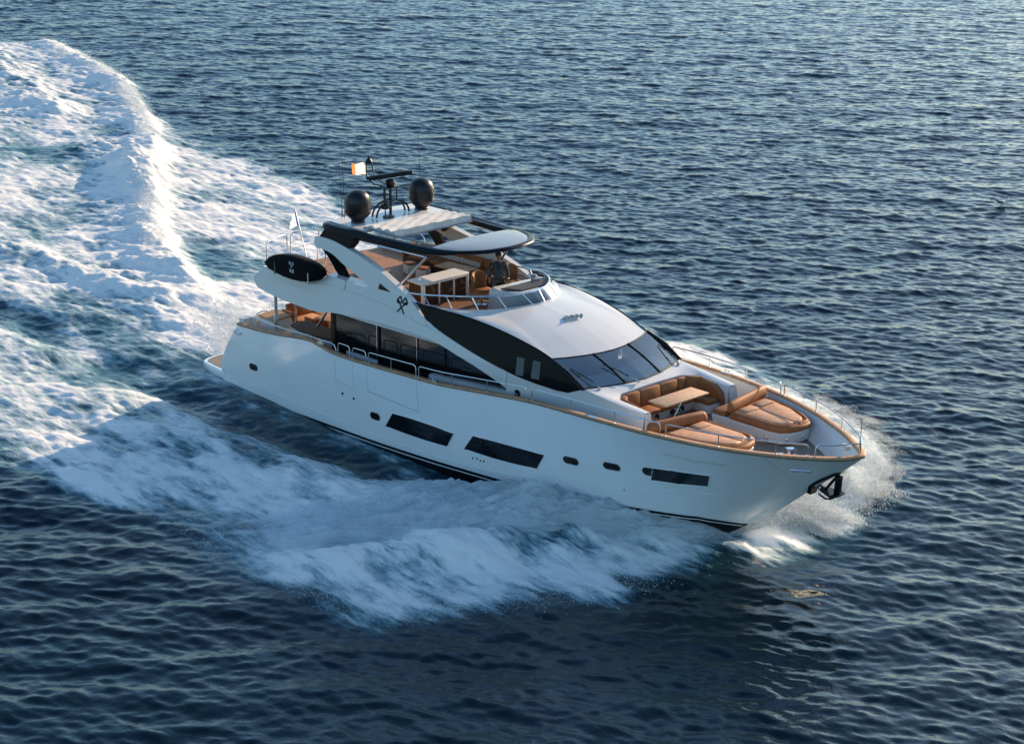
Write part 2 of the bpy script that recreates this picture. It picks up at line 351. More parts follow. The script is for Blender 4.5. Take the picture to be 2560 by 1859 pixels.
def sea(X, Y):
    F = samp(foam, X, Y); A = samp(aer, X, Y); Hh = samp(hgt, X, Y)
    F = np.where((X < RX0) | (X > RX1 - 1) | (Y < RY0) | (Y > RY1 - 1), 0, F); A = np.where(F == 0, 0, A)
    h1 = stile(T1[0], 83., X, Y); x1 = stile(T1[1], 83., X, Y); y1 = stile(T1[2], 83., X, Y)
    h2 = stile(T2[0], 37., X, Y, .4); x2 = stile(T2[1], 37., X, Y, .4); y2 = stile(T2[2], 37., X, Y, .4)
    h0 = stile(T0[0], 210., X, Y)
    calm = 1 - .55 * A
    Z = h0 + h1 * calm + h2 * calm
    Fp = stile(TF, 41., X * .5, Y); Fb = stile(TW, 53., X * .5, Y)
    fo = F + .17 * Fb * (F > .02) * np.clip(F * 3, 0, 1)
    Z = Z + Hh * (1 + .13 * Fb) + np.clip(fo * 1.4, 0, 1.2) * (.024 * Fp + .024 * Fb + .03)
    # inside and close to the hull the surface stays low so no wave pokes through the deck
    ins = np.clip((3.6 - np.abs(Y)) * 1.5, 0, 1) * np.clip((24 - X), 0, 1) * np.clip(X + 1.5, 0, 1)
    Z = Z * (1 - .7 * ins)
    dx = -.5 * (x1 * calm); dy = -.5 * (y1 * calm)
    return X + dx, Y + dy, Z, fo, A
def axis_pts(lo, a, b_, hi, d0, d1, far=9000.):
    """fine even spacing between a and b_, growing to d1 at lo / hi, then geometric out to the horizon"""
    mid = list(np.arange(a, b_, d0)); up = [mid[-1]]; dn_ = [mid[0]]
    while up[-1] < hi: up.append(up[-1] + d0 + (d1 - d0) * (up[-1] - b_) / (hi - b_) if up[-1] > b_ else up[-1] + d0)
    while dn_[-1] > lo: dn_.append(dn_[-1] - (d0 + (d1 - d0) * (a - dn_[-1]) / (a - lo)))
    g = np.geomspace(d1 * 1.3, far, 46); return np.array([dn_[-1] - q for q in g[::-1]] + dn_[::-1][:-1] + mid + up[1:] + [up[-1] + q for q in g])
ax = axis_pts(-125., -12., 42., 95., .095, .27); ay = axis_pts(-60., -24., 22., 150., .095, .27)
X0, Y0 = np.meshgrid(ax, ay, indexing='ij')
SX, SY, SZ, SF, SA = sea(X0, Y0)
stp = np.maximum(np.gradient(ax)[:, None], np.gradient(ay)[None, :]); fade = np.clip((.9 - stp) / .5, 0, 1)
SX = X0 + (SX - X0) * fade; SY = Y0 + (SY - Y0) * fade; SZ = SZ * fade
verts = np.stack([SX, SY, SZ], -1).reshape(-1, 3)
na_, nb_ = X0.shape
ii, jj = np.meshgrid(np.arange(na_ - 1), np.arange(nb_ - 1), indexing='ij')
quads = np.stack([ii * nb_ + jj, (ii + 1) * nb_ + jj, (ii + 1) * nb_ + jj + 1, ii * nb_ + jj + 1], -1).reshape(-1, 4)
nv = len(verts); nq = len(quads)
me = bpy.data.meshes.new('sea')
me.vertices.add(nv); me.vertices.foreach_set('co', verts.astype(np.float32).ravel())
me.loops.add(nq * 4); me.loops.foreach_set('vertex_index', quads.ravel().astype(np.int32))
me.polygons.add(nq); me.polygons.foreach_set('loop_start', (np.arange(nq) * 4).astype(np.int32))
me.polygons.foreach_set('loop_total', np.full(nq, 4, np.int32))
me.update(calc_edges=True)
for nm, ar in (('foam', SF), ('aer', SA), ('coarse', 1 - np.clip((.9 - stp) / .6, 0, 1) * np.ones_like(SF))):
    at_ = me.attributes.new(nm, 'FLOAT', 'POINT'); at_.data.foreach_set('value', ar.ravel().astype(np.float32))
me.shade_smooth()
sea_o = bpy.data.objects.new('sea', me); col.objects.link(sea_o)
tag(sea_o, 'dark blue open sea with small wind waves and a white foaming wake', None, kind='structure')

m, nt, b = nmat('sea_water'); L = nt.links; N = nt.nodes.new
def math_(op, a=None, bb=None, va=None, vb=None, clamp=False):
    n = N('ShaderNodeMath'); n.operation = op; n.use_clamp = clamp
    if a is not None: L.new(a, n.inputs[0])
    if bb is not None: L.new(bb, n.inputs[1])
    if va is not None: n.inputs[0].default_value = va
    if vb is not None: n.inputs[1].default_value = vb
    return n.outputs[0]
geo = N('ShaderNodeNewGeometry')
def nz_(scale, sc, detail=5, rough=.6):
    mp = N('ShaderNodeMapping'); mp.inputs['Scale'].default_value = sc; n = N('ShaderNodeTexNoise'); n.inputs['Scale'].default_value = scale
    n.inputs['Detail'].default_value = detail; n.inputs['Roughness'].default_value = rough
    L.new(geo.outputs['Position'], mp.inputs[0]); L.new(mp.outputs[0], n.inputs[0]); return n.outputs[0]
af = N('ShaderNodeAttribute'); af.attribute_name = 'foam'; aa = N('ShaderNodeAttribute'); aa.attribute_name = 'aer'
n1 = nz_(.55, (.42, 1.3, 1), 8, .68); n2 = nz_(2.6, (.32, 1.5, 1), 6, .7); n3 = nz_(9, (.35, 1.2, 1), 4, .6)
nsum = math_('ADD', math_('MULTIPLY', n1, vb=.55), math_('MULTIPLY', n2, vb=.45))
nn = math_('SUBTRACT', nsum, vb=.5)
fraw = math_('ADD', af.outputs['Fac'], math_('MULTIPLY', nn, vb=3.1))
mr = N('ShaderNodeMapRange'); mr.interpolation_type = 'SMOOTHSTEP'; mr.inputs['From Min'].default_value = .22; mr.inputs['From Max'].default_value = 1.0
L.new(fraw, mr.inputs[0])
gate = math_('MULTIPLY', af.outputs['Fac'], vb=6., clamp=True)
mask = math_('MULTIPLY', mr.outputs[0], gate)
# water body
setc(b, (.004, .016, .032), .09, spec=.5); b.inputs['Specular Tint'].default_value = (.64, .89, 1.0, 1); b.inputs['IOR'].default_value = 1.333
mxc = N('ShaderNodeMixRGB'); mxc.inputs[1].default_value = (.0006, .0068, .0125, 1); mxc.inputs[2].default_value = (.015, .085, .12, 1)
L.new(math_('MULTIPLY', aa.outputs['Fac'], math_('ADD', n1, vb=.0)), mxc.inputs[0]); L.new(mxc.outputs[0], b.inputs['Base Color'])
wbn = nz_(3.2, (1, 1, 1), 5, .6)
bp = N('ShaderNodeBump'); bp.inputs['Strength'].default_value = .5; bp.inputs['Distance'].default_value = .05; L.new(wbn, bp.inputs['Height'])
ac = N('ShaderNodeAttribute'); ac.attribute_name = 'coarse'; wfar = nz_(.9, (1, 1, 1), 6, .6)
bpf = N('ShaderNodeBump'); bpf.inputs['Strength'].default_value = 1.; bpf.inputs['Distance'].default_value = .2; L.new(math_('MULTIPLY', wfar, ac.outputs['Fac']), bpf.inputs['Height']); L.new(bp.outputs[0], bpf.inputs['Normal'])
L.new(bpf.outputs[0], b.inputs['Normal']); L.new(math_('ADD', math_('MULTIPLY', ac.outputs['Fac'], vb=.3), vb=.09), b.inputs['Roughness'])
fb = N('ShaderNodeBsdfPrincipled'); setc(fb, (.78, .80, .82), .7, spec=.3)
fcm = N('ShaderNodeMixRGB'); fcm.inputs[1].default_value = (.20, .40, .46, 1); fcm.inputs[2].default_value = (.80, .785, .75, 1)
fb.inputs['Subsurface Weight'].default_value = 0
bp2 = N('ShaderNodeBump'); bp2.inputs['Strength'].default_value = .45; bp2.inputs['Distance'].default_value = .12
L.new(math_('ADD', math_('MULTIPLY', n2, vb=1.), math_('MULTIPLY', n3, vb=.35)), bp2.inputs['Height']); L.new(bp2.outputs[0], fb.inputs['Normal'])
L.new(math_('MULTIPLY', math_('SUBTRACT', fraw, vb=.45), vb=1.6, clamp=True), fcm.inputs[0]); L.new(fcm.outputs[0], fb.inputs['Base Color'])
mxs = N('ShaderNodeMixShader'); L.new(mask, mxs.inputs[0]); L.new(b.outputs[0], mxs.inputs[1]); L.new(fb.outputs[0], mxs.inputs[2])
L.new(mxs.outputs[0], nt.nodes['Material Output'].inputs[0])
me.materials.append(m)
# ================================================================== YACHT
Y = thing('motor_yacht', (14, 0, 0), 'large white motor yacht with black side windows and teak rails, speeding to the right', 'yacht')
XS = [(0, 2.6), (3, 2.91), (6, 3.1), (10, 3.2), (14, 3.23), (18.09, 3.2), (19.78, 3.15), (21.41, 3.01), (23.09, 2.74), (24.74, 2.25), (26.24, 1.54), (27.1, .98), (27.64, .58), (27.95, .27), (28.1, 0)]
ZS = [(2.9, 2.60), (4.15, 2.68), (5.6, 2.83), (6.6, 2.97), (7.3, 3.04), (7.8, 3.0), (8.3, 2.93), (8.75, 2.89), (9.7, 2.90), (10.8, 2.94), (12.4, 3.02), (14, 3.10), (15.6, 3.27), (17.8, 3.50), (19.0, 3.57), (20.5, 3.59), (22.4, 3.58), (25, 3.55), (27, 3.56), (27.8, 3.6), (28.1, 3.66)]
_ss = spl([(x, y, 0) for x, y in XS], 12); XSs = [(p[0], max(0, p[1])) for p in _ss]
_zz = spl([(x, z, 0) for x, z in ZS], 8); ZSs = [(p[0], p[1]) for p in _zz]
def ysh(x): return itp(x, XSs)
def zsh(x): return itp(x, ZSs)
STEM = [(22.0, -.62), (23.07, -.25), (23.74, .19), (24.21, .51), (25.09, 1.11), (26.42, 2.23), (27.53, 3.12), (28.07, 3.6), (28.11, 3.66)]
ZLOW = [(0, -.55), (12, -.55), (18, -.6), (21, -.66)] + STEM
BLOW0 = [(0, 2.5), (3, 2.62), (12, 2.72), (16, 2.55), (18, 2.25), (20, 1.55), (21.3, .9), (22.3, .35), (23.0, .04), (23.3, 0), (28.2, 0)]
PW0 = [(0, .42), (10, .40), (16, .45), (20, .55), (23, .78), (26, .92), (28.1, .95)]
BLOW = [(p[0], max(0, p[1])) for p in spl([(a, b_, 0) for a, b_ in BLOW0], 6)]; PW = [(p[0], p[1]) for p in spl([(a, b_, 0) for a, b_ in PW0], 6)]
def bhull0(x, z):
    zl = itp(x, ZLOW); zs = zsh(x); t = min(1, max(0, (z - zl) / max(zs - zl, .02)))
    bl = itp(x, BLOW); return bl + (ysh(x) - bl) * t ** itp(x, PW)
XA = [(-.6, 1.8), (.15, 1.75), (.62, 1.72), (.81, 1.68), (1.18, 1.9), (1.65, 2.19), (2.09, 2.54), (2.36, 2.78), (2.57, 2.96), (3, 3.0)]
def bhull(x, z):                      # half breadth at a true x, undoing the rounded stern mapping below
    c = 2.96 - itp(z, XA); xn = (x + c * (1 + 2.96 / 2.5)) / (1 + c / 2.5); return bhull0(xn if xn < 5.46 else x, z)
def xmap(x, z): return x - (2.96 - itp(z, XA)) * max(0, 1 - (x - 2.96) / 2.5)
xs = list(np.linspace(2.96, 22, 60)) + list(np.linspace(22.3, 27.4, 26)) + [27.55, 27.7, 27.82, 27.92, 28.0, 28.05, 28.09, 28.11]
hb = MB()
rows = []
for x in xs:
    zl = itp(x, ZLOW); zs = zsh(x); row = [(xmap(x, -.9), 0, min(zl, zl - .5 * max(0, (23 - x) / 20)))] if x < 23 else [(x, 0, zl)]
    for k in range(25):
        z = zl + (zs - zl) * k / 24; xx = xmap(x, z); row.append((xx, -bhull0(x, z), z))
    rows.append(row)
hb.grid(rows); hb.mirror()
hull = hb.build('hull', HULLW, Y, smooth=50, one=1)
def conform(mb, top, bot, n, off, k=4, both=True, surf=bhull):
    """patch lying on the side surface, between two (x,z) curves"""
    T = resample(top, n); B = resample(bot, n); rs = []
    for a, b in zip(T, B):
        r = []
        for q in range(k + 1):
            p = a + (b - a) * q / k; r.append((p[0], -(surf(p[0], p[1]) + off), p[1]))
        rs.append(r)
    mb.grid(rs)
    if both: mb.mirror()
    return mb
# boot stripe, black antifouling
BT = [(2.3, .02), (4, .05), (8.5, .18), (10.9, .25), (13.4, .36), (15.2, .45), (17.5, .56), (19.9, .68), (21.5, .70), (22.8, .62), (23.6, .56), (24.15, .50)]
BT = [(p[0], p[1]) for p in spl([(x, z, 0) for x, z in BT], 6)]
def lowc(x): return itp(x, ZLOW) + .01
mb = MB(); rs = []
for x in np.linspace(2.3, 24.17, 140):
    zt = itp(x, BT); zb_ = max(-.5, lowc(x)) if x > 22.3 else -.5; rs.append([(x, -(bhull(x, zt + (zb_ - zt) * q / 12) + .012), zt + (zb_ - zt) * q / 12) for q in range(13)])
mb.grid(rs); mb.mirror()
mb.build('boot_stripe', BLACK, Y, open=1)
mb = MB(); mb.grid([[(x, -(bhull(x, itp(x, BT) - dz) + .03), itp(x, BT) - dz) for dz in (.09, .125)] for x in np.linspace(2.4, 24.0, 120)]); mb.mirror()
mb.build('boot_pinstripe', HULLW, Y, open=1)
# spray rail / knuckle along the topsides
KN = [(3, .55), (8, .5), (13, .52), (15.5, .66), (18, .95), (20.8, 1.27), (22.3, 1.5), (23.8, 1.66), (25.6, 1.80)]
mb = MB(); P = [p for p in spl([(x, -bhull(x, z) - .004, z) for x, z in KN], 8)]; mb.tube(P, .009, 6); mb.mirror(); mb.build('spray_rail', HULLW, Y)
# windows in the topsides
def hullwin(top, bot, name='hull_window'):
    a = MB(); conform(a, top, bot, 14, .012, both=False); o = a.build(name, DGLASS, Y, open=1)
    b = MB(); conform(b, top, bot, 14, .012, both=False); b.v = [(x, -y, z) for x, y, z in b.v]; b.f = [f[::-1] for f in b.f]; b.build(name, DGLASS, Y, open=1)
    rim = [(x, -(bhull(x, z) + .008), z) for x, z in list(resample(top, 16)) + list(resample(bot, 16))[::-1]]
    r = MB(); r.tube(rim, .014, 6, closed=True); r.build('window_frame', HULLW, o)
hullwin([(11.66, 1.52), (12.6, 1.58), (13.7, 1.60), (14.63, 1.58)], [(11.22, .95), (12.2, .94), (13.3, .97), (14.26, 1.03)])
hullwin([(15.50, 1.74), (16.5, 1.81), (17.6, 1.86), (18.55, 1.88)], [(15.04, 1.17), (16.2, 1.18), (17.2, 1.23), (18.17, 1.31)])
hullwin([(22.36, 2.34), (23.2, 2.38), (24.05, 2.42)], [(22.14, 1.86), (23.0, 1.88), (23.80, 1.96)])
def pill(x, z, w, h, sl, k=18):
    out = []
    for i in range(k):
        a = 2 * math.pi * i / k; c = math.cos(a); s_ = math.sin(a)
        u = (w / 2 - h / 2) * (1 if c > 0 else -1) + h / 2 * c; v = h / 2 * s_
        out.append((x + u, z + v + sl * u))
    return out
def port_(x, z, w=.52, h=.2, sl=.03):
    for sg in (-1, 1):
        pl = pill(x, z, w, h, sl); g = MB()
        g.grid([[(x + (p[0] - x) * k, sg * (bhull(x + (p[0] - x) * k, z + (p[1] - z) * k) + .016), z + (p[1] - z) * k) for p in pl + pl[:1]] for k in (.02, .4, .75, 1.)])
        o = g.build('porthole', DGLASS, Y, open=1)
        r = MB(); r.tube([(p[0], sg * (bhull(*p) + .014), p[1]) for p in pl], .022, 6, closed=True); r.build('porthole_rim', RUBBER, o)
port_(3.85, 1.22, .44, .2); port_(10.73, 1.17, .45, .22); port_(19.55, 1.94); port_(21.0, 2.09); port_(22.22, 2.17, .42, .24)
# small fittings: vents, drains, hatch outlines
mb = MB()
for x, z in [(9.05, 1.55), (9.65, 1.52), (15.4, .95), (15.6, .98), (15.75, .96), (15.9, .98), (21.2, 1.32)]:
    r_ = .045 if z > 1.4 else .03
    for sg in (-1, 1): mb.lathe([(0, 0), (r_, 0), (r_, .02), (0, .02)], (x, sg * (bhull(x, z) - .002), z), 10, axis=(0, sg, 0))
mb.build('drain_outlet', RUBBER, Y, sep=1)
mb = MB()
def seam(pts, r=.005):
    d = []
    for (x0, z0), (x1, z1) in zip(pts, pts[1:]):
        for t in np.linspace(0, 1, 6): d.append((x0 + (x1 - x0) * t, z0 + (z1 - z0) * t))
    mb.tube([(x, -(bhull(x, z) + .001), z) for x, z in d], r, 5)
seam([(9.72, 2.78), (9.70, 2.3), (9.68, 1.9), (8.75, 1.92), (8.73, 2.75)]); seam([(10.45, 2.80), (10.45, 2.0)]); seam([(12.98, 2.95), (12.98, 1.92)]); seam([(10.45, 1.98), (12.98, 1.9)], .012)
seam([(25.9, 3.45), (26.25, 2.55)], .007)
mb.mirror(); mb.build('hatch_seam', SEAM, Y, sep=1)
mb = MB(); pl = pill(26.55, 3.0, .42, .07, 0)
for sg in (-1, 1): mb.tube([(p[0], sg * (bhull(p[0], p[1]) + .01), p[1]) for p in pl], .022, 6, closed=True)
mb.build('hawse_fitting', STEEL, Y, sep=1)
# bathing platform
pf = []
for a in np.linspace(0, 1, 9): pf.append((.05 + .55 * (1 - math.sin(a * math.pi / 2)) ** 1.6 + 0, -2.15 - .55 * (1 - math.cos(a * math.pi / 2)) ** .8))
edge = [(.02, -1.2), (.0, -1.9)] + [(.06, -2.25), (.16, -2.5), (.36, -2.66), (.8, -2.72), (1.4, -2.78), (1.9, -2.83)]
poly = edge + [(x, -y) for x, y in edge[::-1]]
mb = MB(); rings = []
for z, s_ in ((-.45, .86), (.1, .95), (.40, 1.0), (.52, .995), (.555, .985)):
    rings.append([(1.9 + (x - 1.9) * s_, y * s_, z) for x, y in poly])
mb.loft(rings); pfo = mb.build('bathing_platform', HULLW, Y, bevel=0)
mb = MB(); mb.prism([(1.9 + (x - 1.9) * .93, y * .95) for x, y in poly], .55, .566); mb.build('teak_planking', TEAKG, pfo)
mb = MB(); mb.box((.95, -1.9, .575), (.16, .12, .02), bev=.008); mb.build('deck_plate', GEL, pfo)
# transom wall and side stairs
mb = MB(); mb.loft([[(1.75, -2.0, .55), (1.75, 2.0, .55), (2.9, 2.0, 2.45), (2.9, -2.0, 2.45)], [(3.3, -2.0, .55), (3.3, 2.0, .55), (3.2, 2.0, 2.45), (3.2, -2.0, 2.45)]])
for sg in (-1, 1):
    for k in range(6): mb.box((1.95 + k * .22, sg * 2.42, .55 + .13 + k * .27 / 2 + k * .13), (.26, .8, .26 + k * .27), bev=.02)
mb.build('transom', GEL, Y)
# decks
def zdeck(x): return itp(x, [(2.5, 2.05), (8, 2.05), (12, 2.25), (16, 2.65), (19, 2.9), (20.5, 2.93), (28, 2.9)])
mb = MB(); rs = []
for x in list(np.linspace(3.0, 26, 70)) + [26.4, 26.7, 26.95]:
    yy = max(.01, min(ysh(x), bhull(x, zdeck(x))) - .12); rs.append([(x, yy * k, zdeck(x)) for k in (-1, -.5, 0, .5, 1)])
mb.grid(rs); mb.build('main_deck', TEAKG, Y, open=1)
mb = MB(); rs = []
for x in list(np.linspace(3.0, 26, 90)) + [26.5, 27, 27.4, 27.7, 27.9]:
    y1 = max(.01, ysh(x) - .15); zb_ = min(zsh(x) - .02, max(zdeck(x) + .004, itp(x, ZLOW) + .12)); y0 = max(.004, min(ysh(x), bhull(x, zb_)) - .10); zm_ = (zsh(x) + zb_) / 2; rs.append([(x, -y1, zsh(x) - .01), (x, -max(.004, bhull(x, zm_) - .11), zm_), (x, -y0, zb_)])
mb.grid(rs); mb.mirror(); mb.build('bulwark', GEL, Y, open=1)
# teak cap rail
cr = MB(); rs = []
xc = list(np.linspace(2.93, 26.2, 130)) + list(np.linspace(26.35, 28.12, 18))
def tang(x):
    e = .05; a = np.array([x - e, ysh(x - e)]); b_ = np.array([min(x + e, 28.1), ysh(min(x + e, 28.1))]); t = b_ - a; t /= np.linalg.norm(t) + 1e-9; return t
pl = [np.array((x, -ysh(min(x, 28.1)))) for x in xc]; pl = pl + [np.array((p[0], -p[1])) for p in pl[::-1][1:]]
n_ = len(pl)
for i, p in enumerate(pl):
    a = pl[max(0, i - 1)]; b_ = pl[min(n_ - 1, i + 1)]; t = b_ - a; t /= np.linalg.norm(t); nrm = np.array((-t[1], t[0]))   # points inwards
    x = p[0]; z = zsh(min(x, 28.1)); o = p - nrm * .03; q = p + nrm * .17
    rs.append([(o[0], o[1], z - .012), (o[0], o[1], z + .028), (o[0] + nrm[0] * .02, o[1] + nrm[1] * .02, z + .045), (q[0] - nrm[0] * .02, q[1] - nrm[1] * .02, z + .045), (q[0], q[1], z + .028), (q[0], q[1], z - .012)])
cr.loft(rs, closed=True); cr.build('cap_rail', TEAKR, Y, smooth=60)
# dark rubbing line just under the cap rail
mb = MB(); mb.tube([(p[0] + 0, p[1] * 1.0, zsh(min(p[0], 28.1)) - .02) for p in pl], .028, 6); mb.build('rubbing_strip', RUBBER, Y)
# guard rails
H = .36
def railpt(x, dz=0, sg=-1, inn=.07):
    t = tang(x); yy = ysh(x); nx, ny = t[1], -t[0]    # inward for starboard after sign change below
    return (x + nx * inn * (1 if t[1] < 0 else 1), sg * (yy - inn * t[0]), zsh(x) + .04 + dz)
def rail(x0, x1, posts, sg, h0=H, h1=H, loopends=True, r=.019):
    g = MB(); n = max(6, int((x1 - x0) * 3)); rr_ = .09; pts = []
    pts.append(railpt(x0, 0, sg)); pts.append(railpt(x0 + .005, h0 - rr_, sg)); pts.append(railpt(x0 + .03, h0 - .03, sg)); pts.append(railpt(x0 + .09, h0, sg))
    for t in np.linspace(0, 1, n)[1:-1]: pts.append(railpt(x0 + (x1 - x0) * t, h0 + (h1 - h0) * t, sg))
    pts.append(railpt(x1 - .09, h1, sg)); pts.append(railpt(x1 - .03, h1 - .03, sg)); pts.append(railpt(x1 - .005, h1 - rr_, sg)); pts.append(railpt(x1, 0, sg))
    g.tube(pts, r, 8)
    for px in posts: g.tube([railpt(px, 0, sg), railpt(px, h0 + (h1 - h0) * (px - x0) / (x1 - x0), sg)], r * .85, 8)
    for px in list(posts) + [x0, x1]: q = railpt(px, 0, sg); g.lathe([(0, 0), (.04, 0), (.035, .012), (0, .014)], q, 10)
    return g.build('guard_rail', STEEL, Y)
for sg in (-1, 1):
    rail(8.88, 9.50, [], sg); rail(9.66, 10.35, [], sg); rail(10.5, 12.88, [11.65], sg); rail(13.02, 17.95, [14.6, 16.2], sg)
    rail(18.15, 22.98, [19.78, 21.41], sg)
    rail(23.15, 27.0, [24.74, 26.24], sg, H, H) if sg < 0 else rail(23.15, 27.55, [24.74, 26.24], sg)
    g = MB(); pts = [(3.35, sg * 2.90, zsh(3.3) + .36)] + [railpt(x, zz - zsh(x), sg) for x, zz in ((4.05, 3.03), (5.6, 3.03), (7.2, 3.13), (8.0, 3.13), (8.5, 3.15), (8.68, 3.12), (8.75, 3.0), (8.76, 2.93))]
    g.tube(pts, .019, 8)
    for px, zt in ((4.05, 3.06), (5.6, 3.06), (7.2, 3.16)): g.tube([railpt(px, 0, sg), railpt(px, zt - zsh(px), sg)], .017, 8)
    g.build('guard_rail', STEEL, Y)
g = MB(); pts = [railpt(27.15, 0, -1), railpt(27.17, .30, -1), railpt(27.25, H, -1), railpt(27.6, H, -1), (27.93, -.12, 3.66 + H), (27.99, 0, 3.66 + H), (27.93, .12, 3.66 + H), railpt(27.6, H, 1)]
g.tube(pts, .019, 8); g.tube([(27.97, .0, 3.68), (27.97, 0, 4.75)], .013, 6); g.tube([(27.9, .12, 3.68), (27.9, .12, 3.66 + H)], .017, 6); g.build('bow_rail', STEEL, Y)
# bow light box
g = MB(); g.box((27.62, -.18, 3.86), (.26, .2, .14), bev=.03); g.lathe([(.05, 0), (.04, .1), (.05, .16)], (27.6, -.2, 3.68), 10); g.build('searchlight', GEL, Y)
# deck cleats on the cap rail
for sg in (-1, 1):
    for cx_ in (20.55, 13.75, 7.9):
        g = MB(); p = railpt(cx_, 0, sg, .07)
        g.box((p[0], p[1], p[2] + .012), (.42, .13, .02), bev=.008); g.tube([(p[0] - .17, p[1], p[2] + .09), (p[0] - .08, p[1], p[2] + .1), (p[0] + .08, p[1], p[2] + .1), (p[0] + .17, p[1], p[2] + .09)], .016, 6)
        for q in (-.06, .06): g.tube([(p[0] + q, p[1], p[2]), (p[0] + q, p[1], p[2] + .1)], .014, 6)
        g.build('cleat', STEEL, Y)
# mooring bracket near the stern
g = MB(); g.tube([(2.82, -2.90, 2.34), (2.86, -3.02, 2.36), (2.95, -3.02, 2.27), (3.1, -3.02, 2.24), (3.2, -3.02, 2.3), (3.22, -2.92, 2.32)], .022, 8); g.build('stern_fairlead', STEEL, Y)
# anchor pocket with anchor
an = MB()
an.loft([[(x - .0, -(w_), z), (x, w_, z), (x + .12, w_, z - .02), (x + .12, -w_, z - .02)] for x, z, w_ in ((26.32, 2.12, .14), (26.42, 2.42, .2), (26.85, 2.72, .22), (27.3, 3.0, .18))])
ao = an.build('anchor_plate', BLACK, Y)
an = MB()
an.tube([(26.55, 0, 2.4), (26.85, 0, 2.3), (27.35, 0, 2.95)], [.035, .05, .05], 8)
for sg in (-1, 1):
    an.loft([[(26.62, sg * .04, 2.36), (26.62, sg * .08, 2.34), (26.62, sg * .06, 2.30)], [(26.80, sg * .26, 2.24), (26.82, sg * .30, 2.22), (26.80, sg * .28, 2.18)], [(27.15, sg * .32, 2.18), (27.17, sg * .36, 2.16), (27.15, sg * .34, 2.12)], [(27.34, sg * .20, 2.20), (27.38, sg * .22, 2.18), (27.34, sg * .20, 2.14)]])
an.tube([(27.32, -.32, 2.2), (27.40, 0, 2.22), (27.32, .32, 2.2)], .045, 8)
an.box((27.36, 0, 2.58), (.16, .24, .66), bev=.05, ry=.08); an.loft([[(26.7, -.12, 2.33), (26.7, .12, 2.33), (26.7, .12, 2.25), (26.7, -.12, 2.25)], [(27.3, -.28, 2.28), (27.3, .28, 2.28), (27.32, .28, 2.18), (27.32, -.28, 2.18)]]); an.v = [(26.98 + (x - 26.98) * .84, y, 2.66 + (z - 2.66) * .86) for x, y, z in an.v]; an.build('anchor', BLACK, Y)
# ------------------------------------------------------------------ superstructure
BX = [(3, 2.95), (12, 2.95), (13, 2.88), (15, 2.7), (16.6, 2.5), (17.92, 2.27), (19.35, 2.14), (21, 2.1), (21.9, 2.0), (23, 1.9)]
_b = [(p[0], p[1]) for p in spl([(x, y, 0) for x, y in BX], 6)]
def yw(x, z): return itp(x, _b) - .25 * (z - 4) * (1 if z > 4 else .4)
def panel(mb, top, bot, n, th, k=6, th2=None):
    T = resample(top, n); B = resample(bot, n); o = []; i_ = []
    for j, (a, b) in enumerate(zip(T, B)):
        ro = []; ri = []
        for q in range(k + 1):
            p = a + (b - a) * q / k; t_ = th if th2 is None else th + (th2 - th) * j / (n - 1)
            ro.append((p[0], -yw(*p), p[1])); ri.append((p[0], -(yw(*p) - t_), p[1]))
        o.append(ro); i_.append(ri)
    mb.grid(o); mb.grid(i_, flip=True)
    mb.grid([[r[0] for r in i_], [r[0] for r in o]]); mb.grid([[r[-1] for r in o], [r[-1] for r in i_]])
    mb.grid([o[0], i_[0]]); mb.grid([i_[-1], o[-1]])
    return mb
def S2(pts, n=6): return [(p[0], p[1]) for p in spl([(a, b, 0) for a, b in pts], n)]
WB = S2([(4.19, 4.20), (5.4, 4.08), (6.5, 4.04), (7.5, 4.04), (8.45, 4.18), (9.5, 4.27), (10.7, 4.33), (11.7, 4.35), (12.6, 4.33), (13.3, 4.27), (13.9, 4.15), (15.13, 3.85), (16.0, 3.58), (16.44, 3.41)])
HL = [(3.90, 4.49), (4.06, 4.67), (4.42, 4.93), (5.04, 4.93), (6.2, 4.93), (7.3, 4.98), (7.71, 5.22), (8.81, 5.32), (9.62, 5.27), (10.15, 5.27)]
HU = S2([(7.0, 6.05), (7.4, 6.07), (7.9, 6.0), (8.47, 5.80), (9.31, 5.56), (10.15, 5.27)])
AU = S2([(6.81, 6.42), (7.15, 6.45), (7.72, 6.44), (8.31, 6.36), (9.54, 6.13), (10.31, 5.93), (11.36, 5.59), (12.06, 5.29), (12.74, 4.93), (13.46, 4.62), (15.18, 4.18), (16.69, 3.88), (17.50, 3.76)])
def cut(c, x0, x1): 
    z0 = itp(x0, c); z1 = itp(x1, c); return [(x0, z0)] + [p for p in c if x0 < p[0] < x1] + [(x1, z1)]
mb = MB()
panel(mb, HL, [(3.90, 4.46)] + cut(WB, 4.19, 10.15), 60, .14)
panel(mb, [(6.81, 6.41)] + cut(AU, 6.9, 10.15), [(6.83, 6.2)] + HU, 36, .24)
panel(mb, cut(AU, 10.15, 16.44), cut(WB, 10.15, 16.44), 50, .24, th2=.1)
mb.mirror(); mb.build('side_wing', GEL, Y, smooth=35)
# crease line that runs along the wing
mb = MB(); c = S2([(7.42, 5.01), (8.9, 5.01), (10.01, 4.99), (10.94, 4.93), (12.19, 4.77), (13.47, 4.57)])
mb.tube([(x, -yw(x, z) - .001, z) for x, z in c], .012, 5); mb.mirror(); mb.build('wing_crease', GEL, Y)
# outward ledge aft, above the crease
mb = MB(); mb.loft([[(x, -yw(x, z), z) for x, z in ((xx, 5.0), (xx, 5.3))] + [(xx, -yw(xx, 5.2) + .5, 5.3), (xx, -yw(xx, 5) + .5, 5.05)] for xx in (7.75, 8.8, 10.1)]); mb.mirror(); mb.build('wing_ledge', GEL, Y)
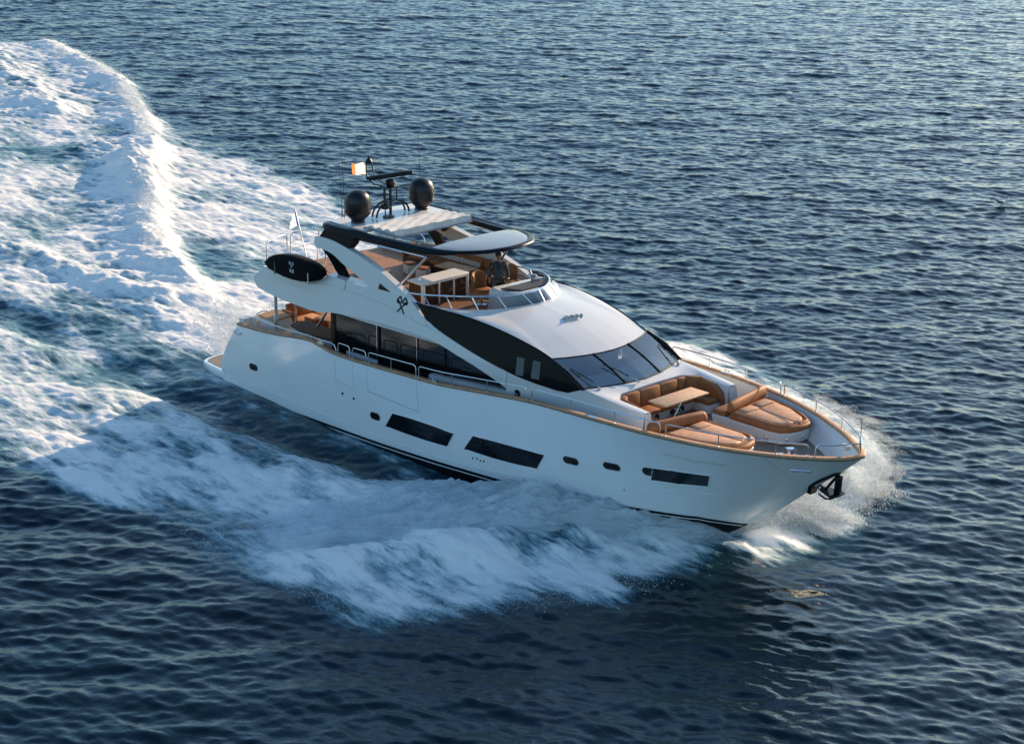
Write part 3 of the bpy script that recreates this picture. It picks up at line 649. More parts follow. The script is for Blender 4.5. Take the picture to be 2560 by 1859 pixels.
# upper dark glass band
GU = S2([(12.32, 5.28), (12.86, 5.27), (13.63, 5.26), (14.98, 5.20), (16.28, 5.03), (17.54, 4.74), (18.61, 4.34), (19.33, 3.98)])
GL = [(12.32, 5.27), (12.96, 4.80), (13.6, 4.56)] + cut(AU, 13.7, 17.3) + [(17.6, 3.75), (18.3, 3.71), (18.75, 3.73), (19.33, 3.96)]
mb = MB(); conform(mb, GU, GL, 60, -.02, k=8, surf=yw); gl = mb.build('upper_side_glass', SIDEG, Y, open=1)
for x0, x1, x2, x3 in ((16.72, 17.0, 17.04, 16.76), (17.31, 17.59, 17.63, 17.33)):
    for sg in (-1, 1): mb = MB(); mb.add([(x0, sg * (yw(x0, 4.44) - .006), 4.44), (x1, sg * (yw(x1, 4.44) - .006), 4.44), (x2, sg * (yw(x2, 3.9) - .006), 3.9), (x3, sg * (yw(x3, 3.9) - .006), 3.9)], [(0, 1, 2, 3)]); mb.build('blind', BLIND, gl, open=1)
mb = MB(); P = [(x, -yw(x, z) - .0, z) for x, z in GU]; mb.tube(P, .03, 6); mb.mirror(); mb.build('glass_trim', BLACK, gl)
# side of the forward coach roof (below the glass, down to the side deck)
mb = MB()
TOPC = GL[4:]; topc = [(16.0, 3.58)] + [(16.44, 3.41 + .45)]
top_ = cut(AU, 16.46, 17.3) + [(17.6, 3.75), (18.3, 3.71), (18.75, 3.73), (19.33, 3.96), (19.6, 3.96), (20.4, 3.88), (21.2, 3.80), (21.75, 3.76)]
conform(mb, top_, [(x + .0, zdeck(x) - .02) for x, z in top_], 50, .0, k=6, surf=yw)
mb.build('coach_side', GEL, Y, open=1)
# lower saloon glass 
sal = [(7.85, 2.45), (12.5, 2.45), (14.5, 2.42), (16.6, 2.38)]
mb = MB(); rs = []
for x in np.linspace(7.85, 16.5, 30):
    y = itp(x, sal); rs.append([(x, -y, zdeck(x)), (x, -y, itp(x, WB) + .25)])
mb.grid(rs); mb.mirror(); sg_ = mb.build('saloon_glass', DGLASS, Y, open=1)
mb = MB()
for x in (10.15, 12.16): mb.box((x, -2.475, 3.25), (.022, .03, 2.3))
mb.mirror(); mb.build('glass_mullion', STEEL, sg_, sep=1)
mb = MB()
for x in (7.95, 13.5): mb.box((x, -2.455, 3.3), (.04, .02, 2.0))
mb.box((10.22, -2.47, 3.25), (.1, .05, 2.3)); mb.mirror(); mb.build('glass_post', BLACK, sg_, sep=1)
mb = MB(); mb.loft([[(12.87, -2.3, 2.3), (12.87, -2.6, 2.3), (12.87, -2.6, 3.02), (12.87, -2.3, 3.02)], [(14.2, -2.3, 2.3), (14.2, -2.62, 2.3), (14.2, -2.62, 3.12), (14.2, -2.3, 3.12)], [(16.6, -2.2, 2.5), (16.6, -2.6, 2.5), (16.6, -2.6, 3.32), (16.6, -2.2, 3.32)]]); 
mb.box((9.4, -2.5, 2.45), (1.6, .1, .75), bev=.02); mb.mirror(); mb.build('side_locker', GEL, Y, sep=1)
# aft saloon bulkhead, interior block, floor of the fly deck overhang
mb = MB(); mb.grid([[(7.86, y, 2.05) for y in (-2.45, 0, 2.45)], [(7.86, y, 4.3) for y in (-2.45, 0, 2.45)]]); mb.build('saloon_door', DGLASS, Y, open=1)
mb = MB(); mb.box((7.83, -2.42, 3.2), (.14, .12, 2.2), bev=.02); mb.box((7.83, 2.42, 3.2), (.14, .12, 2.2), bev=.02); mb.box((7.8, -1.2, 3.2), (.06, .08, 2.2)); mb.box((7.8, .6, 3.2), (.06, .08, 2.2)); mb.build('door_frame', WOODD, Y, sep=1)
mb = MB(); ou = [(3.62, 0), (3.66, -1.2), (3.78, -2.2), (3.95, -2.72), (4.3, -2.80), (7, -2.80), (10, -2.78), (14.0, -2.5), (15.8, -2.3)]
ou2 = ou + [(x, -y) for x, y in ou[::-1][:-1]]
mb.loft([[(x, y, 4.16 if x < 14 else 4.1) for x, y in ou2], [(x + (-.08 if x < 4.4 else 0), y, 4.40) for x, y in ou2], [(x, y, 4.66) for x, y in ou2]]); mb.build('upper_deck_slab', GEL, Y, smooth=50)
mb = MB(); fl = [(4.1, 0), (4.15, -1.4), (4.3, -2.4), (4.6, -2.58), (9, -2.52), (12, -2.38), (13.2, -2.15), (14.2, -1.7), (14.8, -1.0), (15.05, 0)]
mb.prism(fl + [(x, -y) for x, y in fl[::-1][1:-1]], 4.665, 4.70); mb.build('upper_deck_teak', TEAK, Y)
# coaming at the inner side of the fly deck
mb = MB()
inn = [(4.3, 2.60, 4.95), (7.2, 2.58, 4.97), (7.8, 2.52, 5.2), (10, 2.45, 5.3), (11.4, 2.42, 5.15)]
for sg in (-1, 1):
    rs = [[(x, sg * y, 4.68), (x, sg * (y - .0), z), (x, sg * (y + .12), z + .01)] for x, y, z in inn]; mb.grid(rs)
mb.build('coaming', GEL, Y, open=1)
# roof / brow
inner = spl([(11.2, -2.42, 5.16), (12.4, -2.34, 5.18), (13.6, -2.12, 5.22), (14.5, -1.62, 5.28), (15.08, -.85, 5.34), (15.28, 0, 5.36)], 10)
outer = spl([(11.2, -yw(11.2, 5.3) + .05, 5.3), (12.32, -yw(12.32, 5.27), 5.27), (14.3, -yw(14.3, 5.22), 5.22), (16.4, -yw(16.4, 5.0), 5.0), (17.98, -2.12, 4.585), (18.50, 0, 4.56)], 10)
# outer side follows the glass edge, front follows the windscreen arc
oc = []
side_pts = [(x, -yw(x, z), z) for x, z in GU if x < 17.9]
front = [(17.95, -2.13, 4.60), (18.14, -1.7, 4.585), (18.34, -1.1, 4.575), (18.46, -.5, 4.565), (18.5, 0, 4.56)]
oc = resample([(11.2, -yw(11.2, 5.3) + .08, 5.3)] + side_pts + front[:1], 42)[:-1] + resample(front, 19)
ic = resample(inner, 60)
m_ = len(oc); ic = resample(inner, m_)
rs = []
for a, b_ in zip(ic, oc):
    r = []
    for t in np.linspace(0, 1, 13):
        p = a + (b_ - a) * t; L_ = np.linalg.norm(b_ - a); p = p.copy(); p[2] += .045 * L_ * math.sin(math.pi * t) * (1 if a[0] > 13 else .4); r.append(tuple(p))
    rs.append(r)
mb = MB(); mb.grid(rs); mb.mirror(); mb.build('coach_roof', GEL, Y, smooth=60, one=1)
# windscreen
wt = resample(front, 21)
base = resample([(19.35, -2.14, 3.98), (19.56, -1.6, 3.972), (19.78, -.85, 3.965), (19.88, 0, 3.96)], 21)
def sheet(a, b_, k=6, bulge=.03):
    rs = []
    for p, q in zip(a, b_):
        rs.append([tuple(p + (q - p) * t + np.array((bulge * math.sin(math.pi * t), 0, bulge * math.sin(math.pi * t)))) for t in np.linspace(0, 1, k + 1)])
    return rs
def frac(c, y): # index into arcs by |y|
    return min(range(len(c)), key=lambda i: abs(abs(c[i][1]) - y))
it_, ib_ = frac(wt, .75), frac(base, .74)
def sub(c, i0, i1, n=9): return resample(c[i0:i1 + 1], n)
for a0, a1, b0, b1, mir in ((0, it_, 0, ib_, 0), (0, it_, 0, ib_, 1)):
    g = MB(); g.grid(sheet(sub(wt, a0, a1), sub(base, b0, b1)))
    if mir: g.v = [(x, -y, z) for x, y, z in g.v]; g.f = [f[::-1] for f in g.f]
    g.build('windscreen_pane', WGLASS, Y, open=1)
g = MB(); g.grid(sheet(sub(wt, it_, 20), sub(base, ib_, 20))); g.mirror(); g.build('windscreen_pane', WGLASS, Y, open=1, one=1)
g = MB()
for i, j in ((it_, ib_),):
    p, q = np.array(wt[i]), np.array(base[j])
    for sgn in (1, -1):
        a = p.copy(); c = q.copy(); a[1] *= sgn; c[1] *= sgn; g.tube([a + [.01, 0, .015], (a + c) / 2 + [.035, 0, .04], c + [.01, 0, .015]], .035, 6)
full_t = [tuple(p) for p in wt] + [(p[0], -p[1], p[2]) for p in wt[::-1][1:]]
full_b = [tuple(p) for p in base] + [(p[0], -p[1], p[2]) for p in base[::-1][1:]]
g.tube(full_b, .035, 6); g.tube(full_t, .025, 6)
g.build('windscreen_frame', DSTEEL, Y)
g = MB(); g.tube([(17.95, -2.14, 4.6), (18.7, -2.17, 4.32), (19.36, -2.16, 3.98)], [.05, .09, .06], 8); g.mirror(); g.build('windscreen_pillar', BLACK, Y)
# wipers
for y0, x0, tx, ty, tz in ((-1.75, 19.66, 18.6, -1.95, 4.36), (-.45, 20.0, 19.0, -.95, 4.36), (1.75, 19.66, 18.7, 1.85, 4.34)):
    g = MB(); g.tube([(x0, y0, 4.0), (x0 - .12, y0 - .01, 4.1), ((x0 + tx) / 2, (y0 + ty) / 2, 4.24)], .016, 6); g.tube([(x0, y0 + .05, 4.0), ((x0 + tx) / 2, (y0 + ty) / 2 + .05, 4.24)], .01, 6)
    g.box((x0, y0, 4.0), (.12, .1, .05), bev=.01)
    wo = g.build('wiper_arm', STEEL, Y)
    g = MB(); mx_, my_ = (x0 + tx) / 2, (y0 + ty) / 2; g.tube([(mx_ + .3, my_ + .04, 4.16), (mx_, my_, 4.25), (tx, ty, tz + .06)], .018, 6); g.build('wiper_blade', RUBBER, wo)
# inside the wheelhouse: floor, dash and seats seen through the glass
g = MB(); g.prism([(14.6, -2.1), (18.6, -2.0), (19.3, -1.7), (19.6, 0), (19.3, 1.7), (18.6, 2.0), (14.6, 2.1)], 3.3, 3.36); g.build('wheelhouse_floor', WOODD, Y)
g = MB(); g.loft([[(18.3, -1.9, 3.4), (19.2, -1.85, 3.9), (18.5, -1.85, 3.98), (17.9, -1.9, 3.8)], [(18.9, 0, 3.4), (19.75, 0, 3.88), (19.0, 0, 3.98), (18.3, 0, 3.8)], [(18.3, 1.9, 3.4), (19.2, 1.85, 3.9), (18.5, 1.85, 3.98), (17.9, 1.9, 3.8)]]); g.build('dashboard', CREAM, Y)
g = MB()
for y in (-.9, .6): g.box((17.3, y, 3.7), (.6, .6, .5), bev=.08); g.box((17.0, y, 4.1), (.18, .58, .6), bev=.07)
g.build('wheelhouse_seat', CREAM, Y, sep=1)
# foredeck coach top between windscreen and sofa
oc = resample([(21.75, -yw(21.75, 3.76), 3.76), (21.2, -yw(21.2, 3.80), 3.80), (20.4, -yw(20.4, 3.88), 3.88), (19.6, -yw(19.6, 3.96), 3.96)], 14) + resample([tuple(p) for p in base], 16)[0:]
ic = resample([(21.72, -1.74, 3.74), (20.9, -1.74, 3.80), (20.45, -1.72, 3.82), (20.12, -1.35, 3.84), (20.1, 0, 3.86)], len(oc))
mb = MB(); mb.grid([[tuple(a + (b_ - a) * t + np.array((0, 0, .03 * math.sin(math.pi * t)))) for t in np.linspace(0, 1, 7)] for a, b_ in zip(ic, oc)])
mb.grid([[tuple(a), (a[0], a[1], 2.95)] for a in ic])
mb.grid([[tuple(oc[0]), tuple(ic[0])], [(21.86, -yw(21.75, 3.0), 2.93), (21.84, -1.72, 2.93)]])
mb.mirror(); mb.build('foredeck_coach', GEL, Y, smooth=45, one=1)
# horn cluster on the roof
hz = 5.06
g = MB(); g.box((16.7, -.02, hz + .02), (.24, .5, .04), bev=.015)
for y, dx in ((-.18, .0), (-.02, -.06), (.16, 0), (.3, .05)):
    g.tube([(16.55 + dx, y, hz + .05), (16.55 + dx, y, hz + .14)], .014, 6)
    g.lathe([(.0, 0), (.026, 0), (.03, .16), (.045, .22), (.085, .27), (.0, .265)], (16.5 + dx, y, hz + .15), 12, axis=(1, 0, .05))
g.build('horn', STEEL, Y)
# logos on the wing: black crossed pennants in a diamond
g = MB()
def onwing(cx_, cz_, u, v, off=.012): x = cx_ + u; z = cz_ + v; return (x, -(yw(x, z) + off), z)
def bar(cx_, cz_, a, b_, w_=.022, off=.012):
    a = np.array(a); b_ = np.array(b_); t = b_ - a; t /= np.linalg.norm(t); nn_ = np.array((-t[1], t[0])) * w_
    q = [a + nn_, b_ + nn_, b_ - nn_, a - nn_]; g.add([onwing(cx_, cz_, *p, off) for p in q], [(0, 1, 2, 3)])
def emblem(cx_, cz_, s_):
    for m1 in (1, -1):
        pts = lambda *l: [(m1 * x * s_, y * s_) for x, y in l]
        for a, b_ in zip(*[(lambda q: (q[:-1], q[1:]))(pts((-.20, -.30), (.22, .12)))][0]): bar(cx_, cz_, a, b_, .03 * s_)
        poly = pts((.02, .10), (.13, .28), (.30, .12), (.22, .02), (.20, .13), (.12, .02))
        for a, b_ in zip(poly, poly[1:] + poly[:1]): bar(cx_, cz_, a, b_, .03 * s_)
emblem(11.68, 5.10, .88); g.build('emblem', BLACK, Y, open=1)
g = MB(); g.add([onwing(0, 0, 10.46, 5.55), onwing(0, 0, 10.43, 5.36), onwing(0, 0, 11.07, 5.37)], [(0, 1, 2)]); g.add([(10.46, yw(10.46, 5.55) + .012, 5.55), (10.43, yw(10.43, 5.36) + .012, 5.36), (11.07, yw(11.07, 5.37) + .012, 5.37)], [(0, 1, 2)]); g.build('side_vent', BLACK, Y, open=1)
g = MB(); g.lathe([(0, 0), (.13, 0), (.13, .015), (0, .015)], (16.88, -(yw(16.88, 3.32) - .0), 3.32), 20, axis=(0, -1, .1)); o_ = g.build('round_light', BLACK, Y)
g = MB(); g.tube([(16.7, -(yw(16.88, 3.32) + .03), 3.33), (16.95, -(yw(16.88, 3.32) + .03), 3.31)], .015, 6); g.build('light_bar', STEEL, o_)
# black inner brace of the arch and bracket up to the hardtop
for sg in (-1, 1):
    mb = MB()
    q = [(7.05, 6.1), (7.6, 6.12), (8.0, 5.88), (8.5, 5.28), (8.75, 4.9), (8.35, 4.9), (8.1, 5.2), (7.5, 5.8)]
    mb.loft([[(x, sg * 2.33, z) for x, z in q], [(x, sg * 2.2, z) for x, z in q]]); mb.build('arch_brace', BLACK, Y)
for sg in (-1, 1):
    mb = MB()
    q = [(7.0, 6.40), (7.35, 6.78), (8.95, 6.78), (8.75, 6.45), (8.35, 6.1), (8.0, 6.3), (7.5, 6.42)]
    mb.loft([[(x, sg * 2.33, z) for x, z in q], [(x, sg * 2.05, z) for x, z in q]]); mb.build('hardtop_bracket', BLACK, Y)
# ------------------------------------------------------------------ hardtop
ht = MB(); rs = []
ho = spl([(6.98, 0, 6.80), (6.98, -1.2, 6.80), (7.02, -1.9, 6.80), (7.25, -2.22, 6.80), (8, -2.28, 6.80), (9.5, -2.2, 6.80), (11, -2.07, 6.80), (12.0, -1.96, 6.81), (12.8, -1.82, 6.85), (13.4, -1.5, 6.89), (13.86, -1.0, 6.92), (14.08, -.4, 6.94), (14.12, 0, 6.94)], 8)
fullo = ho + [np.array((p[0], -p[1], p[2])) for p in ho[::-1][1:-1]]
# side rails and aft end: rounded black tube of flattened section
path = fullo + [fullo[0]]
rs = []
for i, p in enumerate(path):
    a = path[i - 1] if i else path[-2]; b_ = path[i + 1] if i < len(path) - 1 else path[1]; t = (b_ - a); t[2] = 0; t /= np.linalg.norm(t); nrm = np.array((-t[1], t[0], 0))
    ctr = np.array((10, 0, 6.8)); nrm = nrm if np.dot(nrm, p - ctr) > 0 else -nrm
    sc_ = 1 - .55 * min(1, max(0, (p[0] - 12.0) / 1.2)); dz_ = .07 * (1 - sc_)
    sec = [(-.10, .13), (-.22, .10), (-.30, .02), (-.30, -.08), (-.2, -.16), (-.02, -.15), (.10, -.04), (.08, .07)]
    rs.append([tuple(p + nrm * (u * (.35 + .65 * sc_)) + np.array((0, 0, v * sc_ + dz_))) for u, v in sec])
ht.loft(rs, caps=False); hto = ht.build('hardtop_frame', BLACK, Y, smooth=70)
# front visor
g = MB(); rs = []
for v_ in np.linspace(-1, 1, 33):
    yv = 1.90 * math.sin(v_ * math.pi / 2)
    xf = float(np.interp(abs(yv), [0, .4, 1.0, 1.5, 1.82, 1.93], [14.10, 14.06, 13.84, 13.38, 12.75, 12.3]))
    xr = 12.1 + .12 * (1 - (yv / 1.93) ** 2)
    xf = max(xf, xr + .25)
    zf = itp(xf, [(12.3, 6.84), (13, 6.87), (13.8, 6.92), (14.45, 6.97)])
    ring = []
    for t in np.linspace(0, 1, 8): x = xr + (xf - xr) * t; ring.append((x, yv * (1 if t < .9 else .99), zf + .085 * math.sin(math.pi * min(1, .25 + t * .75)) ** .6 * (1 - .35 * (yv / 1.93) ** 4) if t < 1 else zf + .01))
    for t in np.linspace(1, 0, 8): x = xr + (xf - xr) * t; ring.append((x - .02, yv * .985, zf - .03 - .06 * math.sin(math.pi * min(1, .1 + .9 * t)) ** .5 * (1 if t < 1 else 0)))
    rs.append(ring)
g.loft(rs, closed=True); g.build('visor', SILVER, hto, smooth=60)
# aft panel carrying the domes, and canvas sunroof folded back
g = MB(); g.loft([[(7.1, -1.95, 6.93), (8.95, -1.95, 6.93), (8.95, -1.95, 6.83), (7.1, -1.95, 6.83)], [(7.05, 0, 7.0), (8.95, 0, 7.0), (8.95, 0, 6.85), (7.05, 0, 6.85)], [(7.1, 1.95, 6.93), (8.95, 1.95, 6.93), (8.95, 1.95, 6.83), (7.1, 1.95, 6.83)]]); g.build('roof_panel', GEL, hto)
g = MB(); rs = []
for v_ in np.linspace(-1.68, 1.68, 40):
    ring = []; k = 24
    for i in range(k + 1):
        t = i / k; x = 8.78 + 1.42 * t; z = 6.97 + .07 * abs(math.sin(t * math.pi * 3.5)) + .05 * t + .012 * math.sin(v_ * 9 + t * 21) + (.02 * random.random() if abs(v_) > 1.45 else 0)
        ring.append((x + .02 * math.sin(v_ * 5 + i), v_, z))
    ring += [(10.22, v_, 6.84), (8.78, v_, 6.90)]
    rs.append(ring)
g.loft(rs, closed=True); g.build('sunroof_canvas', CANVAS, hto, smooth=50)
g = MB(); g.tube([(10.2, -1.72, 6.86), (10.2, 1.72, 6.86)], .035, 8); g.tube([(8.7, -1.74, 6.95), (12.1, -1.66, 6.93)], .03, 6); g.tube([(8.7, 1.74, 6.95), (12.1, 1.66, 6.93)], .03, 6); g.build('sunroof_track', GREYP, hto, sep=1)
g = MB(); 
for sg in (-1, 1): g.tube([(8.6, sg * 2.12, 6.63), (10.2, sg * 2.1, 6.62), (12.05, sg * 2.0, 6.63)], .028, 8)
g.build('grab_bar', STEEL, hto, sep=1)
for sg in (-1, 1):
    g = MB(); g.tube([(10.95, sg * 2.22, 5.42), (12.15, sg * 1.98, 6.66)], .042, 10); g.build('hardtop_strut', STEEL, Y)
# satellite domes
for sg in (-1, 1):
    g = MB(); z0 = 6.98
    g.lathe([(.0, 0), (.24, 0), (.24, .04), (.22, .06), (.25, .11), (.34, .19), (.42, .28), (.44, .36), (.44, .62), (.435, .72), (.41, .83), (.36, .93), (.28, 1.01), (.18, 1.065), (.08, 1.09), (0, 1.095)], (7.98, sg * 1.41, z0 - .02), 32)
    do = g.build('satellite_dome', DOME, Y, smooth=50)
    g = MB(); g.lathe([(.449, .0), (.456, .0), (.456, .02), (.449, .02)], (7.98, sg * 1.41, z0 + .36), 32); g.build('dome_seam', RUBBER, do)
# radar mast
g = MB(); mx_, mz_ = 8.0, 7.0
g.tube([(mx_, 0, mz_), (mx_, 0, mz_ + .95)], .05, 10)
for dy in (-.28, .28): g.tube([(mx_, dy, mz_ + .45), (mx_, dy, mz_ + .93)], .022, 6); 
g.tube([(mx_ - .15, -.1, mz_ + .45), (mx_ - .15, -.1, mz_ + .93)], .022, 6)
for dx in (-.1, .12):
    g.tube([(mx_ + dx, .72 * math.cos(a), mz_ + .5 * math.sin(a)) for a in np.linspace(0, math.pi, 15)], .034, 6)
g.tube([(mx_ - .1, -.30, mz_ + .46), (mx_ + .12, -.30, mz_ + .46)], .022, 6); g.tube([(mx_ - .1, .30, mz_ + .46), (mx_ + .12, .30, mz_ + .46)], .022, 6)
g.box((mx_, 0, mz_ + .95), (.4, .62, .04), bev=.01)
g.lathe([(0, 0), (.1, 0), (.16, .06), (.19, .16), (.12, .26), (0, .28)], (mx_ + .02, 0, mz_ + .96), 14)
mast = g.build('radar_mast', DSTEEL, Y)
g = MB(); c_ = np.array((mx_ - .02, 0, mz_ + 1.33)); e = np.array((math.cos(R(80)), math.sin(R(80)), 0)); e = np.array((.10, .99, 0)); e /= np.linalg.norm(e)
rings = []
nrm = np.array((e[1], -e[0], 0))
for t in np.linspace(-.88, .88, 9):
    k = 1 if abs(t) < .87 else .8; rings.append([tuple(c_ + e * t + nrm * (u * .10 * k) + np.array((0, 0, v * .095 * k))) for u, v in ((-1, -.6), (1, -.6), (1.1, 0), (.7, .8), (0, 1), (-.7, .8), (-1.1, 0))])
g.loft(rings); g.build('radar_scanner', BLACK, mast)
g = MB(); g.tube([(mx_ - .05, -.2, mz_ + .96), (mx_ - .45, -.35, mz_ + 1.02), (mx_ - .75, -.35, mz_ + 1.15), (mx_ - .9, -.3, mz_ + 1.35), (mx_ - .95, -.25, mz_ + 1.68)], .024, 6)
g.tube([(mx_ - .05, .1, mz_ + .96), (mx_ - .45, 0, mz_ + 1.02), (mx_ - .75, 0, mz_ + 1.15), (mx_ - .9, 0, mz_ + 1.35), (mx_ - .95, -.02, mz_ + 1.68)], .024, 6)
g.lathe([(0, 0), (.09, .02), (.12, .09), (.09, .16), (.03, .2), (.035, .27), (0, .29)], (mx_ - .95, -.13, mz_ + 1.6), 12); g.build('light_mast', DSTEEL, mast)
g = MB(); g.lathe([(0, 0), (.12, .03), (.2, .08), (.16, .17), (0, .2)], (mx_ + .1, -.32, mz_ + .22), 16); g.tube([(mx_ + .1, -.32, mz_), (mx_ + .1, -.32, mz_ + .24)], .02, 6); g.lathe([(0, 0), (.2, .0), (.2, .04), (0, .06)], (mx_ + .25, -.3, mz_ - .01), 16); g.build('satnav_antenna', RUBBER, mast)
for x, y, h, lean in ((7.0, -1.3, 1.9, -.10), (7.12, -1.28, 2.7, -.12), (8.15, 1.25, 3.0, -.14)):
    g = MB(); g.tube([(x, y, 6.9), (x, y, 7.2)], .02, 6); g.tube([(x, y, 7.2), (x + lean, y, 7.2 + h - .3)], [.012, .006], 5); g.build('whip_antenna', DSTEEL, Y)
# ------------------------------------------------------------------ fly deck fittings that belong to the yacht
inr = spl([(11.3, -2.42, 5.18), (12.4, -2.34, 5.20), (13.6, -2.12, 5.24), (14.5, -1.62, 5.30), (15.08, -.85, 5.36), (15.28, 0, 5.38)], 8)
rtop = spl([(11.3, -2.42, 5.42), (12.3, -2.36, 5.50), (13.2, -2.12, 5.60), (14.1, -1.58, 5.66), (14.72, -.80, 5.68), (14.90, 0, 5.68)], 8)
iF = resample(inr, 41); tF = resample(rtop, 41)
g = MB(); g.grid([[tuple(a), tuple((a + b_) / 2), tuple(b_)] for a, b_ in zip(iF[10:], tF[10:])]); g.mirror(); g.build('upper_windscreen', SGLASS, Y, open=1, one=1)
g = MB(); g.tube([tuple(p) for p in tF] + [(p[0], -p[1], p[2]) for p in tF[::-1][1:]], .03, 8); g.tube([tuple(p) for p in iF] + [(p[0], -p[1], p[2]) for p in iF[::-1][1:]], .018, 6)
for i in (10, 17, 24, 31, 38):
    for sg in (1, -1):
        a = iF[i] * [1, sg, 1]; b_ = tF[max(0, i - 1)] * [1, sg, 1]; g.tube([tuple(a), tuple(b_)], .02, 6)
g.build('upper_rail', STEEL, Y)
# helm console
g = MB()
cp = [(13.12, -.25), (13.6, -.40), (14.2, -.30), (14.65, .2), (14.75, .9), (14.6, 1.6), (14.1, 2.0), (13.25, 2.05)]
g.loft([[(x, y, 4.7) for x, y in cp], [(13.9 + (x - 13.9) * .97, .8 + (y - .8) * .97, 5.38) for x, y in cp], [(13.9 + (x - 13.9) * .86, .8 + (y - .8) * .88, 5.52) for x, y in cp]]); con = g.build('helm_console', GEL, Y, smooth=50)
g = MB(); g.loft([[(13.05, -.05, 5.30), (13.05, 1.85, 5.30), (13.05, 1.85, 5.42), (13.05, -.05, 5.42)], [(13.9, -.1, 5.45), (13.9, 1.8, 5.45), (13.9, 1.8, 5.60), (13.9, -.1, 5.60)], [(14.25, .2, 5.45), (14.25, 1.4, 5.45), (14.25, 1.4, 5.56), (14.25, .2, 5.56)]]); g.build('instrument_panel', DARKIN, con)
g = MB(); w_c = np.array((13.0, .62, 5.5)); w_n = np.array((-.75, 0, .66)); e1 = np.array((0, 1., 0)); e2 = np.cross(w_n, e1)
g.tube([tuple(w_c + .19 * (e1 * math.cos(a) + e2 * math.sin(a))) for a in np.linspace(0, 2 * math.pi, 21)[:-1]], .016, 6, closed=True)
for a in (0.5, 2.6, 4.7): g.tube([tuple(w_c), tuple(w_c + .19 * (e1 * math.cos(a) + e2 * math.sin(a)))], .012, 5)
g.tube([tuple(w_c), tuple(w_c - w_n * .2)], .03, 6); g.build('steering_wheel', DSTEEL, con)
g = MB(); g.lathe([(0, 0), (.10, 0), (.11, .10), (.07, .17), (0, .19)], (13.62, 1.35, 5.58), 14); g.box((13.75, 1.3, 5.62), (.2, .3, .1), bev=.03); g.build('compass', GREYP, con)
# aft rails of the fly deck
def frail(pts, posts, mids=2, z0=4.93, r=.02):
    g = MB(); g.tube(pts, r, 8)
    P = resample(pts, 40); 
    zt = max(p[2] for p in pts)
    core = [p for p in P if p[2] > zt - .12]
    for k in range(1, mids + 1):
        dz = (zt - z0) * k / (mids + 1); g.tube([(p[0], p[1], p[2] - dz) for p in core[::3] + [core[-1]]], r * .55, 6)
    for x, y, zz in posts: g.tube([(x, y, z0), (x, y, zz)], r, 8)
    return g.build('upper_aft_rail', STEEL, Y)
frail([(4.28, -2.52, 4.93), (4.26, -2.5, 5.66), (4.22, -2.4, 5.76), (4.02, -1.9, 5.77), (3.9, -1.42, 5.77), (3.88, -1.32, 5.68), (3.88, -1.3, 4.93)], [])
frail([(3.87, -1.16, 4.93), (3.87, -1.14, 5.68), (3.87, -1.04, 5.77), (3.82, -.4, 5.77), (3.82, .06, 5.77), (3.83, .14, 5.68), (3.83, .16, 4.93)], [])
frail([(3.83, .30, 4.93), (3.83, .32, 5.68), (3.84, .42, 5.77), (3.9, 1.3, 5.77), (4.1, 2.0, 5.77), (4.26, 2.5, 5.72), (5.2, 2.6, 5.66), (6.6, 2.55, 5.60), (6.8, 2.55, 5.5), (6.82, 2.55, 4.93)], [(4.26, 2.5, 5.72), (5.5, 2.6, 5.65)])
frail([(4.5, -2.5, 5.62), (5.0, -2.55, 5.4), (5.1, -2.55, 5.3), (5.12, -2.55, 4.93)], [], 1)
frail([(5.3, -2.5, 4.93), (5.32, -2.5, 5.5), (5.5, -2.5, 5.62), (6.2, -2.5, 5.62), (7.3, -2.45, 5.45), (7.8, -2.4, 5.25)], [(6.6, -2.48, 5.55)], 1)
frail([(5.2, -1.0, 4.9), (5.2, -1.02, 5.55), (5.3, -1.12, 5.62), (6.1, -1.3, 5.62), (6.75, -1.5, 5.5), (6.8, -1.52, 4.75)], [(6.0, -1.28, 5.62)], 2, 4.72)
# cradle with straps under the covered boat
g = MB()
for x in (5.45, 7.3): g.tube([(x, -3.06, 4.98), (x, -3.06, 5.36)], .022, 6); g.tube([(x, -3.06, 4.98), (x, -2.7, 4.95)], .022, 6)
g.build('boat_cradle', STEEL, Y, sep=1)
g = MB(); g.box((5.4, -2.3, 4.94), (1.6, .5, .06), bev=.02); g.build('cradle_shelf', GEL, Y)
# posts and stair rails in the aft cockpit
g = MB(); g.tube([(4.41, -2.3, 2.6), (4.41, -2.3, 4.2)], .05, 10); g.lathe([(.05, 0), (.075, .0), (.07, .25), (.05, .45)], (4.41, -2.3, 2.75), 12); g.tube([(4.47, -2.28, 2.9), (4.47, -2.28, 4.2)], .03, 8); g.build('overhang_post', STEEL, Y)
g = MB(); g.tube([(4.41, 2.3, 2.2), (4.41, 2.3, 4.2)], .05, 10); g.build('overhang_post', STEEL, Y)
g = MB(); g.tube([(5.55, -2.3, 3.1), (5.57, -2.3, 4.1)], .028, 8); g.tube([(6.7, -2.25, 3.2), (7.45, -2.25, 4.1)], .045, 8); g.tube([(5.6, -2.0, 3.5), (5.9, -1.9, 4.15)], .02, 6)
g.tube([(6.2, -1.7, 3.2), (6.35, -1.7, 3.3), (6.9, -1.7, 4.0)], .02, 6); g.build('stair_rail', STEEL, Y, sep=1)
g = MB(); k_ = [(5.3, -2.1), (5.55, -2.5), (6.2, -2.66), (7.0, -2.68), (7.75, -2.6), (7.8, -1.95), (6.9, -1.8), (5.6, -1.75)]
g.loft([[(6.5 + (x - 6.5) * .92, -2.2 + (y + 2.2) * .9, 2.06) for x, y in k_], [(x, y, 3.0) for x, y in k_]]); cb = g.build('cockpit_bar', GEL, Y, smooth=50)
